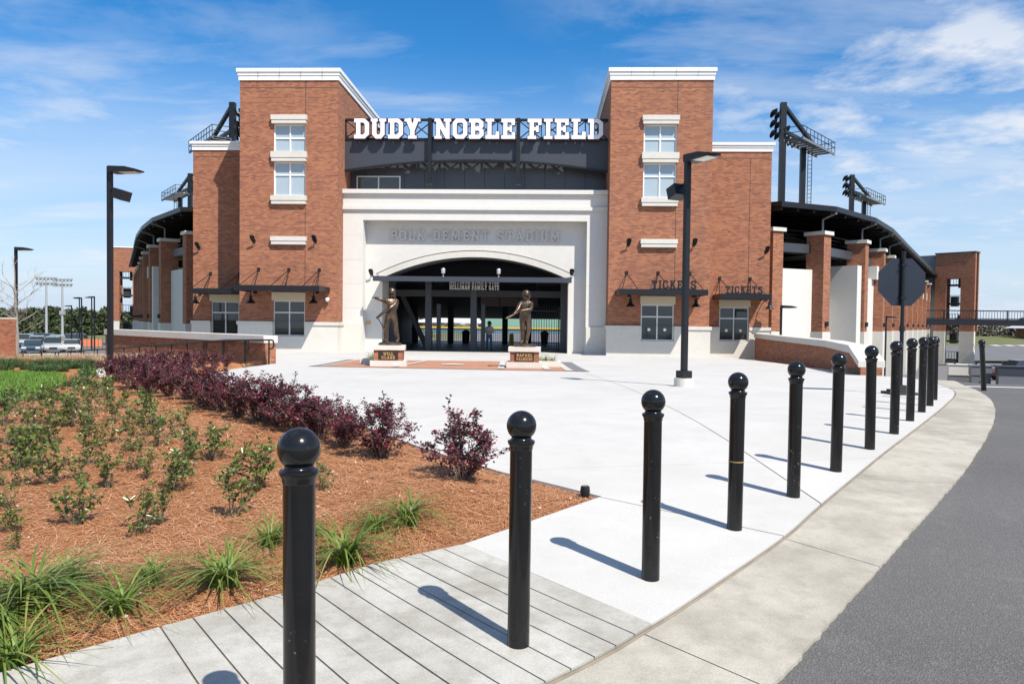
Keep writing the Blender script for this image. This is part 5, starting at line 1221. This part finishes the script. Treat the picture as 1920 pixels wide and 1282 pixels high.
MB().add([(-2.48, 56.24, GZ), (-2.12, 56.24, GZ), (-2.15, 56.03, GZ+.95), (-2.45, 56.03, GZ+.95), (-2.48, 56.27, GZ), (-2.12, 56.27, GZ), (-2.15, 56.05, GZ+.95), (-2.45, 56.05, GZ+.95)], [(0, 1, 2, 3), (7, 6, 5, 4), (0, 4, 5, 1), (1, 5, 6, 2), (2, 6, 7, 3), (3, 7, 4, 0)]).build('rear_leaf', yel, t)
sheet('playing_field', [(-45, 67), (35, 67), (35, 150), (-45, 150)], .02, M['lot'], step=8)
ow_ = thing('outfield_wall', (-5, 120, -.4), 'green outfield wall with a yellow line seen through the gate', 'wall')
grn_ = simple('green_padding', (.22, .38, .30), .7); MB().box(-9.8, 6, 120, 120.4, -.4, 2.6).build('tall_screen', grn_, ow_)
nav = simple('blue_padding', (.10, .20, .27), .7); MB().box(-40, 34, 118, 118.3, -.4, .35).build('padding', nav, ow_); MB().box(-40, 34, 117.95, 118.32, .353, .62).build('top_rail', yel, ow_)
tn = thing('event_tent', (-17, 128, -.4), 'white event tent roof beyond the outfield wall', 'tent')
MB().add([(-24, 128, 1.2), (-11, 128, 1.2), (-11, 138, 1.2), (-24, 138, 1.2), (-12.5, 128, 3.0), (-12.5, 138, 3.0)], [(0, 1, 4), (3, 5, 2), (0, 4, 5, 3), (1, 2, 5, 4), (0, 3, 2, 1)]).build('canopy', M['white'], tn)
for x in (-23.8, -17.5, -11.2):
    for y in (128.1, 137.9): MB().box(x-.08, x+.08, y-.08, y+.08, -.4, 1.2).build('leg', M['white'], tn)

# ------------------------------------------------------------------ lamp posts
def lamp_post(xy, h, rz, lab, flood=0, grp='street lamp posts', foot=True, simple_=False):
    x, y = xy; z = g(x, y); t = thing('lamp_post', (x, y, z), lab, 'lamp post', grp, rz)
    z0 = 0
    if foot:
        MB().lathe([(.20, -.1), (.20, .17)], 24).build('concrete_footing', M['stone'], t, off=(0, 0, 0)); MB().box(-.115, .115, -.115, .115, .173, .32).build('base_cover', M['black'], t, off=(0, 0, 0))
    MB().box(-.052, .052, -.052, .052, .0, h).build('pole', M['black'], t, off=(0, 0, 0))
    hd = MB().prism([(.06, h-.16), (.22, h-.16), (.78, h-.13), (.80, h-.10), (.50, h-.03), (.06, h-.01)], -.17, .17); hd.build('lamp_head', M['black'], t, off=(0, 0, 0))
    MB().box(.32, .74, -.13, .13, h-.165, h-.15).build('lens', M['lens'], t, off=(0, 0, 0))
    if flood:
        f = MB(); f.obox((flood*.06, 0, h-.62), (flood*.95, 0, -.3), (0, 1, 0), (flood*.3, 0, .95), .12, .40, -.17, .17, -.11, .13); f.tube([(flood*.05, 0, h-.55), (flood*.2, 0, h-.58)], .03, 8); f.build('floodlight', M['black'], t, off=(0, 0, 0))
    return t
lamp_post(gp(1282, 724), 4.68, R(-62), 'black lamp post on a concrete footing in front of the right tower', -1)
lamp_post(gp(207, 697), 4.98, R(-6), 'tall black lamp post with floodlight rising from the burgundy shrubs', 1, foot=False)
lamp_post((-24.6, 34.0), 5.5, R(-5), 'black lamp post beside the bare young tree', 0, foot=False)
for px, D, h in ((134, 88, 5.4), (149, 95, 6.6), (153, 84, 6.2), (172, 90, 6.5), (177, 80, 6.2)):
    p = CAM+ray(px, 600)*D; lamp_post((p[0], p[1]), h, R(180), 'distant black lamp post along the car park edge', 0, 'far lamp posts by the car park', False)
for px, D, h, lab in ((1464, 40, 4.1, 'thin dark lamp post before the white grandstand wall'), (1661, 60, 5.2, 'thin dark lamp post among the far pilasters')):
    p = CAM+ray(px, 620)*D; lamp_post((p[0], p[1]), h, R(0), lab, 0, 'thin lamp posts by the grandstand', False)
# floodlight masts far left
galv = simple('galvanised_steel', (.42, .43, .44), .5, .4)
for px, D, lab in ((87, 150, 'grey sports floodlight mast, the plainer one beyond the car park'), (117, 155, 'grey sports floodlight mast with equipment boxes beyond the car park')):
    p = CAM+ray(px, 600)*D; x, y = p[0], p[1]; z = g(x, y); t = thing('floodlight_mast', (x, y, z), lab, 'mast', 'sports floodlight masts')
    MB().tube([(x, y, z), (x, y, z+11.6)], [.28, .16], 10).build('pole', galv, t, True)
    MB().box(x-2, x+2, y-.1, y+.1, z+11.4, z+11.6).build('crossarm', galv, t); MB().box(x-2, x+2, y-.1, y+.1, z+10.4, z+10.6).build('crossarm', galv, t)
    for r_ in range(2):
        for k in range(6): xx = x-1.9+k*.76; MB().lathe([(.1, 0), (.3, .25), (.28, .5)], 8, (xx, y, z+10.6+r_*1.0)).build('lamp', galv, t)
    if px == 117: MB().box(x-.5, x+.5, y-.3, y+.3, z+4.6, z+5.4).build('equipment_box', galv, t)
# stop sign seen from behind
sx0, sy0 = gp(1688, 739); z = g(sx0, sy0); t = thing('stop_sign', (sx0, sy0, z), 'octagonal road sign seen from its dark back on a black post', 'sign', None, R(4))
MB().tube([(0, 0, 0), (0, 0, 2.62)], .034, 14).build('post', M['black'], t, True, (0, 0, 0))
oc = [(.47*math.cos(R(22.5+45*k)), 2.06+.47*math.sin(R(22.5+45*k))) for k in range(8)]
MB().prism(oc, .04, .062).build('sign_plate', simple('sign_back', (.018, .022, .034), .22, 0, .2, 2), t, off=(0, 0, 0))
MB().prism([(.462*math.cos(R(22.5+45*k)), 2.06+.462*math.sin(R(22.5+45*k))) for k in range(8)], .063, .072).build('sign_face', simple('red_sheeting', (.5, .02, .02), .4), t, off=(0, 0, 0))
bs = MB(); bs.box(-.24, .24, -.24, .24, -.02, .045); bs.box(-.17, .17, -.17, .17, .045, .085); bs.box(-.08, .08, -.08, .08, .085, .17); bs.build('base', simple('rubber', (.03, .03, .03), .8), t, off=(0, 0, 0))
lb = MB().lathe([(.045, 1.15), (.05, 1.2), (.045, 1.25)], 12); lb.build('clamp', M['black'], t, True, (0, 0, 0))
for z in (1.75, 2.35): MB().box(-.05, .05, -.045, .039, z, z+.04).build('bracket', M['black'], t, off=(0, 0, 0))
# small bed light and drain cap near the bed tip
x, y = gp(190, 712); tag(MB().lathe([(.02, 0), (.07, .02), (.11, .1), (.09, .18), (.01, .2)], 16, (x, y, bz(x, y))).build('globe_light', M['white'], None, True), 'white globe shaped bed light at the burgundy hedge foot', 'light')
x, y = gp(1097, 926); t = thing('bed_spotlight', (x, y, bz(x, y)), 'small black spotlight at the tip of the pine straw bed', 'light')
MB().lathe([(.03, 0), (.04, .05), (.035, .09)], 12, (x, y, bz(x, y))).build('housing', M['black'], t, True); MB().lathe([(.028, .091), (.028, .096)], 12, (x, y, bz(x, y))).build('glass', M['glass'], t)

# ------------------------------------------------------------------ far left: bare tree, car park, woods
def branchy(mb, p, d, l, r_, lev, rr):
    q = p+d*l; mb.tube([p, (p+q)/2+np.array([rr.gauss(0, .03*l), rr.gauss(0, .03*l), 0]), q], [r_, r_*.8, r_*.6], 5, False)
    if lev == 0: return
    for k in range(rr.choice((2, 3))):
        dd = nrm(d+np.array([rr.gauss(0, .55), rr.gauss(0, .55), rr.gauss(.12, .2)])); branchy(mb, p+d*l*rr.uniform(.55, 1), dd, l*rr.uniform(.55, .8), r_*.55, lev-1, rr)
rr = random.Random(3); bx_, by_ = -23.6, 32.6; z = g(bx_, by_); t = thing('bare_tree', (bx_, by_, z), 'bare young tree with thin grey branches beside a lamp post', 'tree')
mb = MB(); mb.tube([(bx_, by_, z-.1), (bx_+.05, by_, z+1.2), (bx_-.05, by_, z+3.4)], [.10, .08, .045], 8, False); mb.build('trunk', M['greybark'], t, True)
mb = MB()
for k in range(13):
    h = 1.3+k*.17; a_ = k*2.4+rr.gauss(0, .3); branchy(mb, np.array([bx_, by_, z+h]), nrm(np.array([math.cos(a_), math.sin(a_), rr.uniform(.35, .9)])), rr.uniform(.55, 1.0), .018, 3, rr)
branchy(mb, np.array([bx_-.05, by_, z+3.4]), np.array([0, 0, 1.0]), .7, .03, 3, rr)
mb.build('crown', M['greybark'], t)
sheet('car_park', [(-130, 78), (-46, 78), (-46, 135), (-130, 135)], -.02, M['lot'], step=7)
sheet('car_park_kerb', [(-130, 74.4), (-46, 74.4), (-46, 77.9), (-130, 77.9)], .06, M['gutter'], step=5, skirt=.15)
carpaint = {}
def paint(c):
    if c not in carpaint: carpaint[c] = simple('car_paint_%d' % len(carpaint), c, .22, .1, .03, 2, .6, .6)
    return carpaint[c]
def make_car(loc, rz, col, suv, lab, grp):
    t = thing('parked_car', loc, lab, 'car', grp, rz); h = 1.75 if suv else 1.45; O = (0, 0, 0)
    low = [(-2.25, .35), (2.2, .35), (2.28, .55), (2.2, .80), (1.1, .95 if not suv else 1.05), (-1.9 if suv else -1.5, 1.0 if not suv else 1.1), (-2.25, .95), (-2.32, .6)]
    def body(prof, w_, taper):
        n = len(prof); v = [(x, -w_*taper(zv), zv) for x, zv in prof]+[(x, w_*taper(zv), zv) for x, zv in prof]
        return MB().add(v, [tuple(range(n)), tuple(range(2*n-1, n-1, -1))]+[(i, n+i, n+(i+1) % n, (i+1) % n) for i in range(n)])
    body(low, .9, lambda z_: 1-.06*abs(z_-.7)).build('body', paint(col), t, off=O)
    top = [(-2.1 if suv else -1.6, 1.02), (1.05, 1.0), (.35, h-.05), (-.1, h), (-1.5 if suv else -.9, h), (-1.95 if suv else -1.2, h-.1)]
    body(top, .84, lambda z_: 1-.30*max(0, z_-1.0)).build('cabin', M['glass'], t, off=O)
    body([(.30, h-.07), (.33, h-.02), (-.1, h+.02), (-1.5 if suv else -.9, h+.02), (-1.93 if suv else -1.2, h-.08), (-1.9 if suv else -1.15, h-.12)], .80, lambda z_: 1-.22*max(0, z_-1.0)).build('roof', paint(col), t, off=O)
    for sx in (-1.4, 1.4):
        for sy in (-.82, .82):
            wh = MB().lathe([(.2, -.1), (.32, -.1), (.34, -.06), (.34, .06), (.32, .1), (.2, .1)], 16); wh.v = [(sx+a_, sy+c_, .34+b_) for a_, b_, c_ in wh.v]; wo_ = wh.build('wheel', M['black'], t, True, O)
            rm = MB().lathe([(.2, -.105), (.02, -.11)], 10) if sy < 0 else MB().lathe([(.02, .11), (.2, .105)], 10); rm.v = [(sx+a_, sy+c_, .34+b_) for a_, b_, c_ in rm.v]; rm.build('rim', galv, wo_, False, O)
    for sy in (-.62, .62): MB().box(2.17, 2.30, sy-.2, sy+.2, .62, .78).build('headlight', M['lens'], t, off=O)
    MB().box(2.22, 2.31, -.38, .38, .50, .66).build('grille', M['black'], t, off=O)
    return t
W_, S_, B_, K_, R_d = (.75, .75, .75), (.45, .47, .50), (.04, .09, .16), (.03, .03, .035), (.12, .02, .03)
cars = [(208, 84, W_, 0, -60, 'white saloon car in the car park beside the silver one'), (286, 78, S_, 1, -70, 'silver estate car at the car park kerb'), (120, 88, W_, 1, 50, 'white sports utility vehicle behind the bare tree'), (402, 88, W_, 0, -60, 'white hatchback beside the brick ramp wall end'), (380, 92, S_, 0, -60, 'silver saloon near the far lamp posts')]
cl = [(62, 655, 80, B_, 0, 'dark blue car behind the near lamp post'), (70, 640, 88, W_, 1, 'white sport utility car behind the bare tree'), (71+5, 646, 90, W_, 0, 'white saloon car two along from the bare tree'), (99, 648, 84, S_, 1, 'silver estate car at the car park kerb'), (104, 640, 92, W_, 1, 'white pickup style car behind the silver estate'), (136, 644, 86, W_, 0, 'white hatchback near the far lamp posts'), (62, 632, 104, K_, 1, 'black tall car in the back row behind the bare tree'), (86, 632, 106, K_, 1, 'black tall car in the back row behind a white saloon'), (110, 630, 112, S_, 0, 'grey car in the back row by the masts'), (132, 632, 104, R_d, 1, 'dark red tall car in the back row'), (148, 632, 108, K_, 1, 'black car at the end of the back row'), (45, 634, 100, S_, 1, 'grey tall car beside the brick wall end')]
for px, py, D, col, suv, lab in cl:
    p = CAM+ray(px, py)*D; make_car((p[0], p[1], g(p[0], p[1])), R(-62+random.uniform(-8, 8)), col, suv, lab, 'cars in the far car park')
# woods
def wood(name, label, x0, x1, y0, y1, zb, hmin, hmax, n, mat, size, seed, gap):
    rs = np.random.RandomState(seed); nt_ = int((x1-x0)/gap)+2; tx = rs.uniform(x0, x1, nt_); th_ = rs.uniform(hmin, hmax, nt_); ty = rs.uniform(y0, y1, nt_); tw = rs.uniform(2.2, 4.5, nt_)
    k = rs.randint(0, nt_, n); hh = rs.uniform(0, 1, n)**.7
    rad = tw[k]*np.sqrt(rs.uniform(0, 1, n))*np.clip(1.25-hh, .1, 1); a_ = rs.uniform(0, 6.28, n)
    X = tx[k]+rad*np.cos(a_); Y_ = ty[k]+rad*np.sin(a_); Z = zb+hh*th_[k]
    P_ = np.stack([X, Y_, Z], 1); D_ = rnd_dirs(n); Nn = rnd_dirs(n); V_, F_ = leaves(P_, D_, Nn, rs.uniform(.6, 1.3, n)*size, rs.uniform(.5, 1, n)*size*.7)
    return tag(blob(name, V_, F_, mat), label, 'trees', kind='stuff')
wood('evergreen_wood', 'dark evergreen belt beyond the left car park', -185, -70, 165, 185, -3.0, 4.0, 6.5, 42000, M['ever'], 1.0, 1, 1.6)
wood('bare_wood', 'grey brown leafless wood on the far left skyline', -330, -130, 300, 350, -3, 5.5, 8.0, 40000, M['bare'], 1.5, 2, 2.2)
wood('bare_wood', 'grey brown leafless wood on the far right hillside', 85, 200, 182, 205, -2.0, 3.5, 6.0, 40000, M['bare'], .8, 4, 1.6)
wood('park_wood', 'pale trees seen through the gate beyond the outfield', -60, 40, 190, 215, -.4, 3, 5.5, 16000, M['bare'], 1.0, 5, 2.5)
ofence = thing('safety_fence', (-63, 100, -3.5), 'orange mesh safety fence and pale rubble at the car park end', 'fence')
orange = simple('orange_mesh', (.75, .22, .10), .7); pa = CAM+ray(156, 632)*96; pb = CAM+ray(192, 632)*96
MB().bar((pa[0], pa[1], g(pa[0], pa[1])+.8), (pb[0], pb[1], g(pb[0], pb[1])+.8), .06, .9).build('mesh_band', orange, ofence)
for k in range(6):
    q = pa+(pb-pa)*k/5; MB().box(q[0]-.04, q[0]+.04, q[1]-.04, q[1]+.04, g(q[0], q[1])-.1, g(q[0], q[1])+1.4).build('stake', M['wood'], ofence)

# ------------------------------------------------------------------ far right: footbridge, street, hillside
fb = thing('footbridge', (50, 100, 2.0), 'black steel footbridge with picket railing leading from the stair tower', 'bridge')
MB().box(44, 130, 99, 101.5, 1.75, 2.55).build('deck', M['black'], fb)
for y in (98.95, 101.45):
    rl = MB(); rl.box(44, 130, y, y+.06, 3.62, 3.70); rl.box(44, 130, y, y+.06, 2.62, 2.68); rl.build('rail', M['black'], fb)
for k in range(240): x = 44+k*.36; MB().box(x-.022, x+.022, 98.97, 99.0, 2.55, 3.62).build('picket', M['black'], fb) if k < 200 else None
for k in range(22): x = 44+k*4; MB().box(x-.07, x+.07, 98.9, 98.969, 2.55, 3.72).build('post', M['black'], fb)
MB().box(112, 113, 99.5, 101, -6, 1.75).build('pier', M['grey'], fb)
def hz(x, y): return -3.5+max(0, y-112)*.035+max(0, x-60)*.01
sheet('street', [(12, 26), (46, 36), (130, 60), (130, 112), (50, 112), (30, 70), (18, 50)], .0, M['lot'], step=5)
hs = sheet('hillside', [(52, 112), (240, 112), (240, 200), (52, 200)], 0, M['field'], step=9, zf=hz)
sheet('hill_lot', [(58, 112.5), (160, 112.5), (160, 146), (74, 146)], .06, M['lot'], step=6, zf=hz)
for k in range(16): 
    x = 86+k*2.5; sheet('lot_line', [(x, 145.2), (x+1.5, 145.2), (x+1.5, 147.4), (x, 147.4)], .12, M['white'], hs, 2, zf=hz)
hb = thing('roadside_building', (125, 165, -1), 'long low building with pale roof on the far right hillside', 'building')
MB().box(110, 150, 165, 178, -3, 1.4).build('wall', M['brick'], hb)
MB().add([(108, 163.5, 1.41), (152, 163.5, 1.41), (152, 179.5, 1.41), (108, 179.5, 1.41), (114, 171.5, 4.4), (146, 171.5, 4.4)], [(0, 1, 5, 4), (1, 2, 5), (2, 3, 4, 5), (3, 0, 4), (3, 2, 1, 0)]).build('roof', simple('pale_roof', (.55, .55, .55), .7), hb)
for k in range(9): x = 112+k*4; MB().box(x, x+1.6, 164.9, 164.99, -1.2, .6).build('window', M['glass'], hb)
p = CAM+ray(1908, 680)*64; make_car((p[0], p[1], g(p[0], p[1])), R(185), (.10, .012, .02), 1, 'dark red tall car parked on the lower street by the grandstand', None)
# street side barriers on the lower street
for px, D, w_, h, mat, lab in ((1725, 52, 1.5, .7, M['stone'], 'pale slatted crate on the lower street'), (1768, 50, 1.2, .6, M['grey'], 'dark grey equipment box beside the pale crate'), (1850, 48, 3.0, .5, M['steel'], 'long dark barrier box on the lower street')):
    p = CAM+ray(px+75 if px == 1725 else px+70, 690)*D; z = CAM[2]+(ray(px, 702)*D)[2]
    t = thing('street_box', (p[0], p[1], z), lab, 'box', None, R(-20))
    for k in range(5): MB().box(-w_/2, w_/2, -.5+k*.2+.006, -.5+(k+1)*.2-.006, 0, h).build('slat', mat, t, off=(0, 0, 0))
    MB().box(-w_/2-.03, w_/2+.03, -.54, .54, h+.003, h+.06).build('lid', mat, t, off=(0, 0, 0)); MB().box(-w_/2+.05, w_/2-.05, -.45, .45, -3, -.003).build('stand', M['grey'], t, off=(0, 0, 0))
t = thing('street_railing', (28, 45, -2), 'black post and rail barrier along the lower street', 'railing')
pr = [CAM+ray(px, 690)*D for px, D in ((1790, 52), (1830, 52), (1880, 52), (1925, 53))]
for q in pr: MB().box(q[0]-.05, q[0]+.05, q[1]-.05, q[1]+.05, g(q[0], q[1])-.2, CAM[2]-2.35).build('post', M['black'], t)
for i in range(3): MB().bar((pr[i][0], pr[i][1], CAM[2]-2.7), (pr[i+1][0], pr[i+1][1], CAM[2]-2.7), .05).build('rail', M['black'], t)
